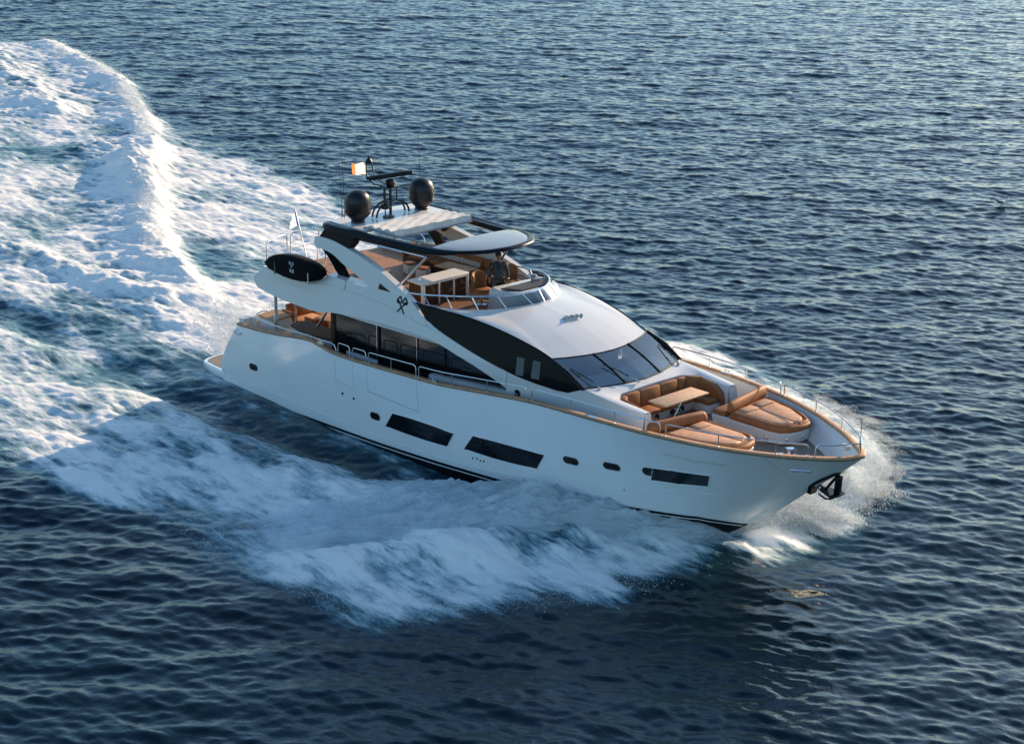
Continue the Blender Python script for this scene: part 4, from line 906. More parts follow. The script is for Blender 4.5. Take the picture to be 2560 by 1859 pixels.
g = MB(); g.prism([(6.5 + (x - 6.5) * 1.03, -2.2 + (y + 2.2) * 1.05) for x, y in k_], 3.0, 3.05); g.build('bar_top', WOODD, cb)
g = MB(); g.box((7.62, -2.3, 3.3), (.12, .12, 1.9), bev=.02); g.build('stair_newel', WOODD, Y)
# aft bulwark quarter: white block beside the gate, gate, roll rail
g = MB(); g.loft([[(3.45, -2.25, 2.06), (4.7, -2.25, 2.06), (4.7, -1.55, 2.06), (3.45, -1.55, 2.06)], [(3.4, -2.3, 2.85), (4.35, -2.35, 2.85), (4.35, -1.6, 2.9), (3.4, -1.55, 2.9)]]); g.build('quarter_moulding', GEL, Y, bevel=.03)
g = MB(); g.loft([[(3.35, -2.3, 2.86), (4.35, -2.36, 2.86), (4.35, -1.6, 2.91), (3.35, -1.5, 2.91)], [(3.35, -2.3, 2.92), (4.35, -2.36, 2.92), (4.35, -1.6, 2.97), (3.35, -1.5, 2.97)]]); g.build('quarter_cap', TEAKR, Y)
g = MB(); g.tube([(3.1, -2.22, 2.2), (3.1, -2.22, 2.75), (3.1, -2.15, 2.86), (3.1, -1.9, 2.92), (3.1, -1.7, 2.88), (3.1, -1.62, 2.78), (3.1, -1.62, 2.2)], .02, 8)
for z in (2.3, 2.42, 2.6, 2.7): g.tube([(3.1, -2.22, z), (3.1, -1.62, z)], .012, 6)
g.build('stern_gate', STEEL, Y)
g = MB(); g.tube([(3.05, -1.55, 2.9), (3.05, -1.55, 3.1), (3.02, -1.4, 3.12), (3.0, 1.4, 3.12), (3.05, 1.55, 3.1), (3.05, 1.55, 2.9)], .018, 6); g.build('transom_rail', STEEL, Y)
g = MB(); g.box((3.2, 0, 2.5), (.25, 3.1, .7), bev=.04); g.build('transom_top', GEL, Y)
# small spot lights in the foredeck mouldings
g_ = [(21.35, 2.82, 3.1), (24.25, .50, 3.08), (24.80, .78, 3.08), (24.95, 1.30, 3.1)]
for x, y, z in g_:
    g = MB(); g.lathe([(0, .012), (.022, .012), (.028, .02), (.045, .016), (.045, 0), (0, 0)], (x, y - .01, z), 12, axis=(.5, -.85, 0)); g.build('courtesy_light', STEEL, Y)
# windlass, bollards and hatch on the bow deck
g = MB(); g.lathe([(.16, 0), (.16, .04), (.09, .07), (.09, .2), (.13, .24), (.13, .27), (0, .28)], (25.45, .10, 2.92), 18); g.lathe([(.14, 0), (.14, .04), (.07, .07), (.07, .14), (.1, .18), (0, .19)], (25.38, -.25, 2.92), 18); g.box((25.45, -.08, 2.95), (.5, .75, .05), bev=.02); g.build('windlass', STEEL, Y)
for x, y in ((25.95, .28), (26.2, .30), (25.4, .42)):
    g = MB(); g.lathe([(.05, 0), (.03, .02), (.025, .09), (.07, .11), (.07, .125), (0, .13)], (x, y, 2.92), 12); g.build('mooring_bitt', STEEL, Y)
g = MB(); g.box((25.9, -.1, 2.925), (1.1, .42, .02), rz=.05, bev=.008); g.build('chain_hatch', GREYP, Y)
# ------------------------------------------------------------------ loose and built-on furniture, each a thing
def cushion(mb, c, d, rz=0., bev=.045, ry=0.): mb.box(c, d, rz, bev, ry)
# foredeck sofa
t = thing('corner_sofa', (20.9, 0, 2.93), 'U-shaped tan leather sofa in front of the windscreen, wrapped round a teak table', 'sofa')
g = MB(); g.loft([[(20.12, -1.70, 2.94), (20.12, 1.70, 2.94), (20.12, 1.70, 3.22), (20.12, -1.70, 3.22)], [(20.78, -1.70, 2.94), (20.78, 1.70, 2.94), (20.84, 1.70, 3.22), (20.84, -1.70, 3.22)]])
for sg in (-1, 1): g.box((21.15, sg * 1.42, 3.08), (.7, .56, .28), bev=.03)
g.build('base', GEL, t)
for y0, y1 in ((-1.15, -.40), (-.40, .38), (.38, 1.15)):
    g = MB(); cushion(g, (20.66, (y0 + y1) / 2, 3.30), (.56, y1 - y0 - .012, .15)); g.build('seat_cushion', TAN, t)
for sg in (-1, 1):
    g = MB(); cushion(g, (21.0, sg * 1.38, 3.30), (.98, .5, .15)); g.build('seat_cushion', TAN, t)
for y0, y1 in ((-1.30, -.72), (-.72, .18), (.18, .95), (.95, 1.32)):
    g = MB(); cushion(g, (20.31, (y0 + y1) / 2, 3.60), (.19, y1 - y0 - .012, .50), bev=.06, ry=-.12); g.build('back_cushion', TAN, t)
for sg in (-1, 1):
    g = MB(); cushion(g, (20.47, sg * 1.53, 3.60), (.18, .50, .50), rz=sg * -.75, bev=.06); g.build('back_cushion', TAN, t)
    g = MB(); g.loft([[(20.6, sg * 1.74, z) for z in ()] or [(20.6, sg * 1.76, 3.36), (20.6, sg * 1.58, 3.36), (20.6, sg * 1.58, 3.80), (20.6, sg * 1.66, 3.86), (20.6, sg * 1.76, 3.82)],
                     [(21.25, sg * 1.76, 3.36), (21.25, sg * 1.58, 3.36), (21.25, sg * 1.58, 3.70), (21.25, sg * 1.66, 3.76), (21.25, sg * 1.76, 3.72)],
                     [(21.5, sg * 1.76, 3.30), (21.5, sg * 1.58, 3.30), (21.52, sg * 1.58, 3.50), (21.54, sg * 1.66, 3.56), (21.52, sg * 1.76, 3.52)],
                     [(21.58, sg * 1.74, 3.05), (21.58, sg * 1.6, 3.05), (21.6, sg * 1.6, 3.2), (21.62, sg * 1.66, 3.24), (21.6, sg * 1.74, 3.2)]]); g.build('armrest', TAN, t, bevel=.02)
for y in (-.5, .2, .62):
    g = MB(); g.lathe([(0, 0), (.06, 0), (.10, .015), (.10, .03), (0, .01)], (20.83, y, 3.09), 16, axis=(1, 0, 0)); g.build('speaker', RUBBER, t)
t = thing('dining_table', (21.25, 0, 2.93), 'rectangular pale teak table on a crossed steel pedestal inside the foredeck sofa', 'table')
g = MB(); g.box((21.25, 0, 3.705), (.74, 1.92, .045), bev=.015); g.build('tabletop', TEAKT, t)
for s_ in (-1, 1):
    g = MB(); g.tube([(21.25, s_ * .34, 2.95), (21.25, -s_ * .22, 3.68)], .032, 8); g.build('leg', STEEL, t)
g = MB(); g.box((21.25, 0, 2.955), (.3, .85, .035), bev=.01); g.build('foot_plate', STEEL, t)
# sun pads
def sunpad(sg, label):
    t = thing('sun_pad', (23.7, sg * 1.5, 2.93), label, 'sun lounger', 'sun pads on the foredeck')
    ol = [(22.86, .50), (24.35, .50), (24.68, .58), (24.88, .82), (24.98, 1.2), (24.97, 1.6), (24.75, 1.88), (23.9, 2.28), (22.9, 2.50), (22.60, 2.50), (22.62, 1.5)]
    def sc(k, z, dx=0): cx_, cy_ = 23.7, 1.45; return [(cx_ + (x - cx_) * k + dx, sg * (cy_ + (y - cy_) * k), z) for x, y in ol]
    def rnd(l): return resample(spl(l + [l[0]], 5), 61)[:-1]
    g = MB(); bl = [(22.1, .50)] + [p for p in ol if p[0] > 22.65] + [(22.1, 2.5)]
    g.loft([[(23.6 + (x - 23.6) * .97, sg * (1.45 + (y - 1.45) * .95), 2.93) for x, y in bl], [(x, sg * y, 3.3) for x, y in bl]]); g.build('base', GEL, t, bevel=.04)
    g = MB(); g.loft([[(23.7 + (p[0] - 23.7) * k, sg * (1.45 + (sg * p[1] - 1.45) * k), z) for p in sc(1, 0)] for k, z in ((.985, 3.3), (1.015, 3.33), (1.02, 3.42), (1.0, 3.47), (.95, 3.49))]); g.build('mattress', TAN, t, smooth=70)
    # raised rim roll on the outboard, front and inboard edge
    P = [np.array((x, sg * y, 3.49)) for x, y in [(22.95, .60), (24.3, .60), (24.6, .66), (24.78, .88)]]
    Q = [np.array((x, sg * y, 3.49)) for x, y in [(24.86, 1.25), (24.84, 1.55), (24.66, 1.78), (23.85, 2.16), (22.9, 2.36)]]
    g = MB(); g.tube(resample(spl(P, 6), 24), .055, 8, flat=.7); g.build('edge_roll', TAN, t, smooth=80)
    g = MB(); g.tube(resample(spl(Q, 6), 24), .055, 8, flat=.7); g.build('edge_roll', TAN, t, smooth=80)
    pan = [[(22.95, .68), (24.3, .68), (24.58, .80), (24.72, 1.16), (22.85, 1.40)], [(22.85, 1.44), (24.74, 1.20), (24.74, 1.5), (24.58, 1.70), (23.85, 2.06), (22.9, 2.26), (22.82, 2.2)]]
    for pl_ in pan:
        if sg > 0: halves = [[p if p[0] < 23.5 else (23.5, p[1]) for p in pl_], ]
        g = MB(); cx_ = sum(p[0] for p in pl_) / len(pl_); cy_ = sum(p[1] for p in pl_) / len(pl_)
        rr_ = []
        for k, z in ((1.0, 3.46), (1.0, 3.50), (.97, 3.522), (.9, 3.53)): rr_.append([(cx_ + (x - cx_) * k, sg * (cy_ + (y - cy_) * k), z) for x, y in pl_])
        g.loft(rr_); g.build('pad_panel', TANL, t, smooth=70)
    for a, b_ in (((23.05, .78), (23.0, 1.35)), ((22.98, 1.5), (22.98, 2.15))) if sg > 0 else ((((23.05, .78), (23.0, 1.35))),):
        m_ = ((a[0] + b_[0]) / 2, sg * (a[1] + b_[1]) / 2); g = MB(); g.box((m_[0] + .06, m_[1], 3.545), (.34, abs(b_[1] - a[1]) - .02, .06), bev=.028); g.build('pillow', TANL, t, smooth=70)
    # bolster back
    g = MB(); a = np.array((22.80, sg * .50, 3.60)); b_ = np.array((22.42, sg * 2.62, 3.60)); rings = []
    sec = [(-.10, -.17), (.08, -.17), (.13, -.05), (.10, .12), (.03, .20), (-.06, .20), (-.12, .12), (-.15, -.05)]
    e = b_ - a; L_ = np.linalg.norm(e); e /= L_; nn_ = np.array((e[1], -e[0], 0)) * (1 if sg > 0 else -1)
    for tt, k in ((0, .5), (.03, .85), (.07, 1), (.3, 1), (.6, 1), (.8, 1), (.94, 1), (.975, .85), (1, .5)):
        c_ = a + e * L_ * tt; rings.append([tuple(c_ + nn_ * u * k * .8 + np.array((-.12 * max(0, v) , 0, v * k * .95))) for u, v in sec])
    g.loft(rings); g.build('backrest', TAN, t, smooth=80)
    g = MB(); g.box((22.38, sg * .98, 3.38), (.5, .9, .15), bev=.04); g.build('seat_cushion', TAN, t, smooth=60)
    return t
sunpad(-1, 'tan leather sun pad on the near side of the foredeck, close behind the rail')
sunpad(1, 'tan leather sun pad on the far side of the foredeck with two pillows')
# fly deck bar
t = thing('bar_counter', (10.98, -.5, 4.7), 'cream topped outdoor bar with three brown cupboard doors on the upper deck', 'bar')
cs = [(10.66, -1.55), (11.4, -1.60), (11.30, .58), (10.58, .56)]
g = MB(); g.prism([(10.98 + (x - 10.98) * 1.03, -.5 + (y + .5) * 1.01) for x, y in cs], 5.46, 5.51); g.build('countertop', CREAM, t, bevel=.012)
g = MB(); g.prism([(10.98 + (x - 10.98) * .9, -.5 + (y + .5) * .97) for x, y in cs], 4.7, 5.455); g.build('carcass', WOODD, t)
g = MB()
for k in (0, .36, .68, 1): 
    x = 11.385 + (11.29 - 11.385) * k; y = -1.57 + (.55 + 1.57) * k; g.box((x, y + (.05 if k == 0 else -.05 if k == 1 else 0), 5.08), (.09, .11 if k in (0, 1) else .05, .75), bev=.008)
g.box((11.34, -.5, 5.435), (.06, 2.05, .045)); g.build('door_frame', CREAM, t)
for k in range(3):
    k0 = (0.03, .37, .69)[k]; k1 = (.35, .67, .97)[k]; km = (k0 + k1) / 2; g = MB(); g.box((11.385 - .095 * km - .02, -1.57 + 2.12 * km, 5.07), (.03, 2.12 * (k1 - k0), .70), rz=.045, bev=.005); d_ = g.build('cupboard_door', WOODD, t)
    g = MB(); g.tube([(11.40 - .095 * km, -1.57 + 2.12 * k0 + .08, 5.2), (11.40 - .095 * km, -1.57 + 2.12 * k0 + .08, 5.3)], .012, 6); g.build('handle', STEEL, d_)
g = MB(); g.lathe([(.0, 0), (.03, 0), (.02, .05), (0, .06)], (10.95, -1.3, 5.51), 10); g.tube([(10.95, -1.3, 5.55), (10.95, -1.2, 5.58), (10.95, -1.12, 5.56)], .012, 6); g.build('tap', STEEL, t)
# helm seats
def helm_seat(x, y, label):
    t = thing('helm_seat', (x, y, 4.7), label, 'chair', 'helm seats on the upper deck')
    g = MB(); g.lathe([(.22, 0), (.22, .03), (.06, .05), (.055, .42), (.12, .45)], (x, y, 4.7), 16); g.build('pedestal', STEEL, t)
    g = MB(); g.box((x + .02, y, 5.2), (.52, .54, .14), bev=.05); g.build('seat', TAN, t, smooth=60)
    g = MB(); rings = []
    for a in np.linspace(-1.35, 1.35, 15):
        k = math.cos(a * .62) ** .8; cx_ = x - .02 - .25 * math.cos(a); cy_ = y + .27 * math.sin(a); nx_, ny_ = -math.cos(a), math.sin(a); h_ = 5.24 + .58 * k
        rings.append([(cx_ - nx_ * .05, cy_ - ny_ * .05, 5.14), (cx_ + nx_ * .05, cy_ + ny_ * .05, 5.14), (cx_ + nx_ * .07, cy_ + ny_ * .07, h_ - .06), (cx_ + nx_ * .02, cy_ + ny_ * .02, h_), (cx_ - nx_ * .04, cy_ - ny_ * .04, h_ - .04)])
    g.loft(rings); g.build('backrest', TAN, t, smooth=70)
    return t
helm_seat(12.36, .16, 'tan round-backed helm seat beside the bar, left of the standing man')
helm_seat(12.42, 1.55, 'tan round-backed helm seat behind and to the right of the standing man')
# fly deck lounge
t = thing('lounge_sofa', (8.8, 1.9, 4.7), 'long brown sofa along the far side of the upper deck', 'sofa')
g = MB(); g.box((8.9, 1.95, 4.85), (4.4, .7, .3), bev=.02); g.build('base', WOODD, t)
for k in range(4): g = MB(); g.box((7.25 + 1.08 * k + .3, 1.9, 5.07), (1.05, .62, .14), bev=.05); g.build('seat_cushion', TAN, t)
for k in range(4): g = MB(); g.box((7.25 + 1.08 * k + .3, 2.27, 5.28), (1.05, .17, .38), bev=.06); g.build('back_cushion', TAN, t)
g = MB(); g.box((6.72, 1.95, 5.2), (.17, .7, .45), bev=.06); g.build('armrest', TAN, t)
t = thing('lounge_table', (10.1, 1.2, 4.7), 'glossy honey-coloured wooden table behind the bar on the upper deck', 'table')
g = MB(); g.box((9.95, 1.2, 5.3), (1.35, .72, .04), rz=.1, bev=.012); g.build('tabletop', TEAKT, t); g = MB(); g.lathe([(.2, 0), (.2, .02), (.05, .04), (.05, .58)], (9.95, 1.2, 4.7), 14); g.build('pedestal', STEEL, t)
for x, y, rz, lb in ((8.55, .95, .3, 'cream panelled stool with a slanting side, nearest the bar end of the lounge'), (7.75, 1.05, -.2, 'small cream stool behind the chrome roof strut')):
    t = thing('deck_stool', (x, y, 4.7), lb, 'stool', 'stools on the upper deck'); g = MB(); g.box((x, y, 4.86), (.4, .36, .32), rz=rz, bev=.02, ry=.12); g.build('body', CREAM, t); g = MB(); g.box((x, y, 5.05), (.4, .38, .06), rz=rz, bev=.025); g.build('seat', TAN, t)
t = thing('deck_stool', (6.7, -.1, 4.7), 'brown leather pouf on the open deck just over the sloping white arch', 'stool', 'stools on the upper deck')
g = MB(); g.box((6.7, -.1, 4.9), (.5, .5, .38), bev=.06); g.build('body', TAN, t); g = MB(); g.box((6.7, -.1, 5.11), (.48, .48, .06), bev=.03); g.build('seat', TAN, t)
# aft cockpit
t = thing('aft_sofa', (3.8, .4, 2.06), 'orange-tan sofa facing forward in the aft cockpit under the overhang', 'sofa')
g = MB(); g.box((3.85, .5, 2.28), (.8, 3.4, .44), bev=.03); g.build('base', TAN, t)
for k in range(3): g = MB(); g.box((3.95, -.65 + 1.12 * k, 2.56), (.68, 1.08, .15), bev=.05); g.build('seat_cushion', TANL, t)
for k in range(3): g = MB(); g.box((3.58, -.65 + 1.12 * k, 2.88), (.18, 1.08, .5), bev=.06, ry=-.2); g.build('back_cushion', TAN, t)
g = MB(); g.box((3.85, -1.3, 2.7), (.8, .2, .5), bev=.07); g.build('armrest', TAN, t)
t = thing('cockpit_table', (5.1, .5, 2.06), 'light wooden dining table in the aft cockpit', 'table')
g = MB(); g.box((5.15, .4, 2.78), (1.05, 2.3, .05), bev=.015); g.build('tabletop', TEAKT, t)
for y in (-.4, 1.2): g = MB(); g.box((5.15, y, 2.42), (.25, .18, .7), bev=.02); g.build('leg', TEAKT, t)
def dchair(x, y, rz, label):
    t = thing('cockpit_chair', (x, y, 2.06), label, 'chair', 'chairs round the cockpit table')
    def P(dx, dy, z): c, s_ = math.cos(rz), math.sin(rz); return (x + dx * c - dy * s_, y + dx * s_ + dy * c, z)
    g = MB(); g.box(P(0, 0, 2.5), (.48, .48, .06), rz=rz, bev=.02); g.build('seat', TANL, t); g = MB(); g.box(P(-.24, 0, 2.78), (.05, .46, .42), rz=rz, bev=.02); g.build('backrest', TAN, t)
    for dx in (-.2, .2):
        for dy in (-.2, .2): g = MB(); g.tube([P(dx, dy, 2.06), P(dx, dy, 2.49)], .02, 6); g.build('leg', WOODD, t)
dchair(6.1, -.1, math.pi, 'wooden chair at the cockpit table, nearer the camera side'); dchair(6.1, .8, math.pi, 'wooden chair at the cockpit table, farther from the camera side'); dchair(5.1, -1.15, math.pi / 2, 'wooden chair at the near end of the cockpit table')
# covered boat on the overhang
t = thing('covered_dinghy', (6.25, -2.85, 4.9), 'oval black canvas cover with white emblem and lettering, strapped on the aft overhang', 'dinghy')
ol = [(4.69, 5.22), (4.93, 5.43), (5.22, 5.56), (5.49, 5.63), (5.96, 5.71), (6.41, 5.73), (6.87, 5.72), (7.44, 5.64), (7.80, 5.50), (7.86, 5.31), (7.6, 5.12), (7.16, 4.98), (6.72, 4.92), (6.25, 4.90), (5.78, 4.91), (5.31, 4.98), (4.93, 5.04)]
cx_, cz_ = 6.3, 5.32; rings = []
for dy, k in ((-.20, .55), (-.185, .8), (-.13, .95), (0, 1.0), (.15, .98), (.3, .9), (.38, .6)): rings.append([(cx_ + (x - cx_) * k, -2.86 + dy, cz_ + (z - cz_) * k) for x, z in ol])
g = MB(); g.loft(rings); g.build('cover', MATTEB, t, smooth=70)
def text(s_, loc, size, rot, mat, parent, name):
    c = bpy.data.curves.new(name, 'FONT'); c.body = s_; c.size = size; c.extrude = .002; c.align_x = 'CENTER'; c.offset = .004
    tmp = bpy.data.objects.new(name, c); col.objects.link(tmp); dg = bpy.context.evaluated_depsgraph_get(); me_ = bpy.data.meshes.new_from_object(tmp.evaluated_get(dg)); bpy.data.objects.remove(tmp)
    o = bpy.data.objects.new(name, me_); col.objects.link(o); me_.materials.clear(); me_.materials.append(mat); o.parent = parent; o.rotation_euler = rot; o.location = Vector(loc) - Vector(parent['_w']); o['_w'] = list(loc); return o
text('R.II', (6.42, -3.07, 5.20), .17, (R(90), 0, 0), LETTER, t, 'lettering')
g = MB()
def fb(a, b_, w_=.011):
    a = np.array(a); b_ = np.array(b_); tt = (b_ - a) / np.linalg.norm(b_ - a); nn_ = np.array((-tt[1], tt[0])) * w_
    g.add([(p[0], -3.072, p[1]) for p in (a + nn_, b_ + nn_, b_ - nn_, a - nn_)], [(0, 1, 2, 3)])
for m1 in (1, -1):
    q = [(6.41 + m1 * x, 5.47 + z) for x, z in ((-.05, -.09), (.07, .02), (.03, .06), (.08, .10), (.13, .05), (.10, .0), (.07, .02))]
    for a, b_ in zip(q, q[1:]): fb(a, b_)
g.build('emblem', LETTER, t, open=1)
for x in (5.45, 7.3): g = MB(); g.box((x, -3.07 if x < 7 else -3.04, 5.2), (.03, .02, .5), bev=.005); g.build('strap', RUBBER, t)
# flags
def flag(name, pole, fl_pts, mat, mat2, label):
    t = thing(name, pole[0], label, 'flag')
    g = MB(); g.tube(pole, .018, 6); g.build('pole', STEEL if name == 'stern_flag' else DSTEEL, t)
    a, b_, c, d_ = [np.array(p, float) for p in fl_pts]      # hoist top, hoist bottom, fly bottom, fly top
    rs = []
    for u in np.linspace(0, 1, 14):
        top = a + (d_ - a) * u; bot = b_ + (c - b_) * u; wv = np.array((0, .05 * math.sin(u * 9) * u, .02 * math.sin(u * 7))); rs.append([tuple(top + (bot - top) * v + wv * (1 - .3 * v)) for v in np.linspace(0, 1, 7)])
    g = MB(); g.grid(rs[:11] if mat2 is FLAGO else rs[3:]); o = g.build('cloth', mat, t, open=1, smooth=80)
    g = MB(); g.grid(rs[10:] if mat2 is FLAGO else rs[:4]); g.build('cloth_band', mat2, t, open=1, smooth=80); return t
flag('stern_flag', [(4.18, -.7, 4.9), (3.60, -.7, 6.52)], [(3.62, -.7, 6.47), (3.80, -.7, 5.98), (3.24, -.72, 5.72), (3.32, -.72, 6.02)], FLAGW, FLAGB, 'white flag with a blue band on the leaning stern pole')
flag('signal_flag', [(7.05, -.25, 8.1), (7.05, -.25, 8.72)], [(7.03, -.25, 8.66), (7.05, -.25, 8.25), (6.40, -.35, 8.16), (6.36, -.35, 8.52)], FLAGW, FLAGO, 'small white and orange flag flying from the light mast')
# sea bird
t = thing('sea_bird', (5.3, 41.6, .16), 'small white sea bird with dark wings resting on the far water', 'bird', onboard=False)
g = MB(); rings = []
for x, r_, z in ((-.32, .02, .16), (-.2, .08, .12), (0, .13, .1), (.16, .11, .12), (.24, .06, .2), (.27, .055, .3), (.33, .055, .34), (.38, .03, .33), (.43, .008, .31)): rings.append([(5.3 + x, 41.6 + r_ * math.cos(a), .10 + z + r_ * math.sin(a)) for a in np.linspace(0, 2 * math.pi, 11)[:-1]])
g.loft(rings); g.build('body', BIRDW, t, smooth=80)
for s_ in (-1, 1): g = MB(); g.loft([[(5.45, 41.6 + s_ * .12, .3), (5.45, 41.6 + s_ * .15, .26), (5.45, 41.6 + s_ * .12, .2)], [(5.2, 41.6 + s_ * .15, .32), (5.2, 41.6 + s_ * .18, .25), (5.2, 41.6 + s_ * .14, .18)], [(4.92, 41.6 + s_ * .05, .3), (4.92, 41.6 + s_ * .06, .28), (4.92, 41.6 + s_ * .05, .26)]]); g.build('wing', BIRDG, t, smooth=80)
# ------------------------------------------------------------------ the man at the helm
def skin(name, nodes, edges, mat, parent, origin, facing, levels=2, root=0):
    """nodes: (x forward, y left, z up, rx, ry) in the figure's own frame"""
    me_ = bpy.data.meshes.new(name); me_.from_pydata([n[:3] for n in nodes], edges, []); me_.update()
    o = bpy.data.objects.new(name, me_); col.objects.link(o)
    sk = o.modifiers.new('skin', 'SKIN'); sk.use_smooth_shade = True
    for i, n in enumerate(nodes):
        v = me_.skin_vertices[0].data[i]; v.radius = (n[3], n[4]); v.use_root = (i == root)
    sb = o.modifiers.new('subdivision', 'SUBSURF'); sb.levels = levels; sb.render_levels = levels
    me_.materials.append(mat)
    dg = bpy.context.evaluated_depsgraph_get(); dg.update(); m2 = bpy.data.meshes.new_from_object(o.evaluated_get(dg)); bpy.data.objects.remove(o)
    m2.name = name; o = bpy.data.objects.new(name, m2); col.objects.link(o)
    if not m2.materials: m2.materials.append(mat)
    m2.shade_smooth(); o.parent = parent; o['_w'] = list(parent['_w']); return o
PX, PY, PZ, PF = 12.80, .52, 4.70, R(-38)
man = thing('person', (PX, PY, PZ), 'man in sunglasses, dark grey jacket and olive shorts standing at the upper helm', 'person')
man.rotation_euler = (0, 0, PF)
N_ = []; E_ = []
def nd(x, y, z, rx, ry=None, fr=None):
    N_.append((x, y, z, rx, ry if ry else rx))
    if fr is not None: E_.append((fr, len(N_) - 1))
    return len(N_) - 1
pel = nd(0, 0, .95, .15, .12); ab = nd(.01, 0, 1.10, .15, .11, pel); ch = nd(.0, 0, 1.32, .17, .12, ab); nk0 = nd(-.01, 0, 1.46, .085, .075, ch); nk = nd(.0, 0, 1.53, .055, .055, nk0)
jaw = nd(.035, 0, 1.60, .062, .07, nk); hd = nd(.02, 0, 1.68, .08, .095, jaw); cr_ = nd(.0, 0, 1.745, .065, .075, hd)
nose = nd(.125, 0, 1.655, .014, .014, hd)
for s_ in (1, -1):
    nd(.0, s_ * .085, 1.665, .018, .012, hd)                        # ear
    sh = nd(0, s_ * .17, 1.42, .065, .06, ch); up = nd(-.02, s_ * .23, 1.30, .052, .05, sh); el = nd(-.04, s_ * .285, 1.10, .04, .04, up); wr = nd(.06, s_ * .30, .90, .026, .03, el)
    pa = nd(.085, s_ * .30, .845, .022, .038, wr)
    for k, (dy, L1, L2) in enumerate(((.028, .038, .03), (.010, .042, .034), (-.009, .04, .03), (-.027, .032, .024))):
        b_ = nd(.095, s_ * .30 + dy, .815, .010, .010, pa); c_ = nd(.11, s_ * .30 + dy * 1.1, .815 - L1 * .8, .009, .009, b_); nd(.105, s_ * .298 + dy * 1.1, .815 - L1 * .8 - L2, .0075, .0075, c_)
    th = nd(.10, s_ * .30 + .035, .86, .011, .011, pa); nd(.125, s_ * .298 + .04, .825, .009, .009, th)
    hp = nd(0, s_ * .10, .88, .095, .09, pel); kn = nd(.01, s_ * .12, .50, .058, .055, hp); cf = nd(-.02, s_ * .125, .33, .052, .048, kn); an_ = nd(-.01, s_ * .13, .09, .035, .035, cf); ft = nd(.05, s_ * .14, .04, .035, .04, an_); nd(.15, s_ * .15, .03, .025, .042, ft)
skin('body', N_, E_, SKIN, man, None, PF)
N_ = []; E_ = []
b0 = nd(0, 0, .84, .22, .18); b1 = nd(0, 0, 1.08, .225, .17, b0); b2 = nd(0, 0, 1.30, .24, .17, b1); b3 = nd(-.02, 0, 1.46, .10, .085, b2)
for s_ in (1, -1):
    sh = nd(0, s_ * .20, 1.415, .085, .08, b2); up = nd(-.02, s_ * .255, 1.28, .085, .082, sh); el = nd(-.045, s_ * .305, 1.09, .075, .072, up); nd(.05, s_ * .31, .925, .046, .046, el)
skin('jacket', N_, E_, SHIRT, man, None, PF)
g = MB(); g.lathe([(.0, 0), (.075, 0), (.085, .05), (.07, .09), (.06, .09)], (.03, 0, 1.40), 14); g.box((.10, 0, 1.25), (.10, .10, .36), bev=.03); o = g.build('shirt', NAVY, None); o.parent = man; o['_w'] = list(man['_w'])
N_ = []; E_ = []
b0 = nd(0, 0, .98, .17, .145)
for s_ in (1, -1):
    hp = nd(0, s_ * .10, .88, .12, .12, b0); nd(.01, s_ * .125, .68, .11, .105, hp); nd(.015, s_ * .13, .56, .10, .095, len(N_) - 1)
skin('shorts', N_, E_, SHORTS, man, None, PF)
def own(mb, name, mat):
    o = mb.build(name, mat, None, smooth=70); o.parent = man; o['_w'] = list(man['_w']); return o
g = MB(); g.lathe([(.098, -.03), (.104, .0), (.10, .05), (.075, .09), (.03, .108), (0, .11)], (-.008, 0, 1.70), 18); own(g, 'hair', HAIR)
g = MB(); g.box((.098, .038, 1.682), (.02, .055, .035), bev=.008); g.box((.098, -.038, 1.682), (.02, .055, .035), bev=.008); g.tube([(.10, .06, 1.69), (.0, .098, 1.69)], .006, 5); g.tube([(.10, -.06, 1.69), (.0, -.098, 1.69)], .006, 5); own(g, 'sunglasses', BLACK)
for s_ in (1, -1): g = MB(); g.box((.06, s_ * .14, .035), (.28, .105, .07), bev=.03); own(g, 'shoe', SOLEB)
# ================================================================== SPRAY
m, nt, b = nmat('spray_drops'); nt.nodes.remove(b)
d_ = nt.nodes.new('ShaderNodeBsdfDiffuse'); d_.inputs[0].default_value = (.90, .94, .97, 1); t_ = nt.nodes.new('ShaderNodeBsdfTranslucent'); t_.inputs[0].default_value = (.90, .94, .97, 1)
mx = nt.nodes.new('ShaderNodeMixShader'); mx.inputs[0].default_value = .68; nt.links.new(d_.outputs[0], mx.inputs[1]); nt.links.new(t_.outputs[0], mx.inputs[2]); nt.links.new(mx.outputs[0], nt.nodes['Material Output'].inputs[0])
SPRAY = m
# torn sheets of spray: holes come from noise that runs along the flow (uv.x = along, uv.y = across)
m, nt, b = nmat('spray_sheet'); nt.nodes.remove(b); L = nt.links; N = nt.nodes.new
d_ = N('ShaderNodeBsdfDiffuse'); d_.inputs[0].default_value = (.91, .95, .96, 1); t_ = N('ShaderNodeBsdfTranslucent'); t_.inputs[0].default_value = (.91, .95, .96, 1)
mx = N('ShaderNodeMixShader'); mx.inputs[0].default_value = .68; L.new(d_.outputs[0], mx.inputs[1]); L.new(t_.outputs[0], mx.inputs[2])
tr = N('ShaderNodeBsdfTransparent'); m2_ = N('ShaderNodeMixShader'); L.new(tr.outputs[0], m2_.inputs[1]); L.new(mx.outputs[0], m2_.inputs[2]); L.new(m2_.outputs[0], nt.nodes['Material Output'].inputs[0])
ad = N('ShaderNodeAttribute'); ad.attribute_name = 'dens'; af_ = N('ShaderNodeAttribute'); af_.attribute_name = 'flow'
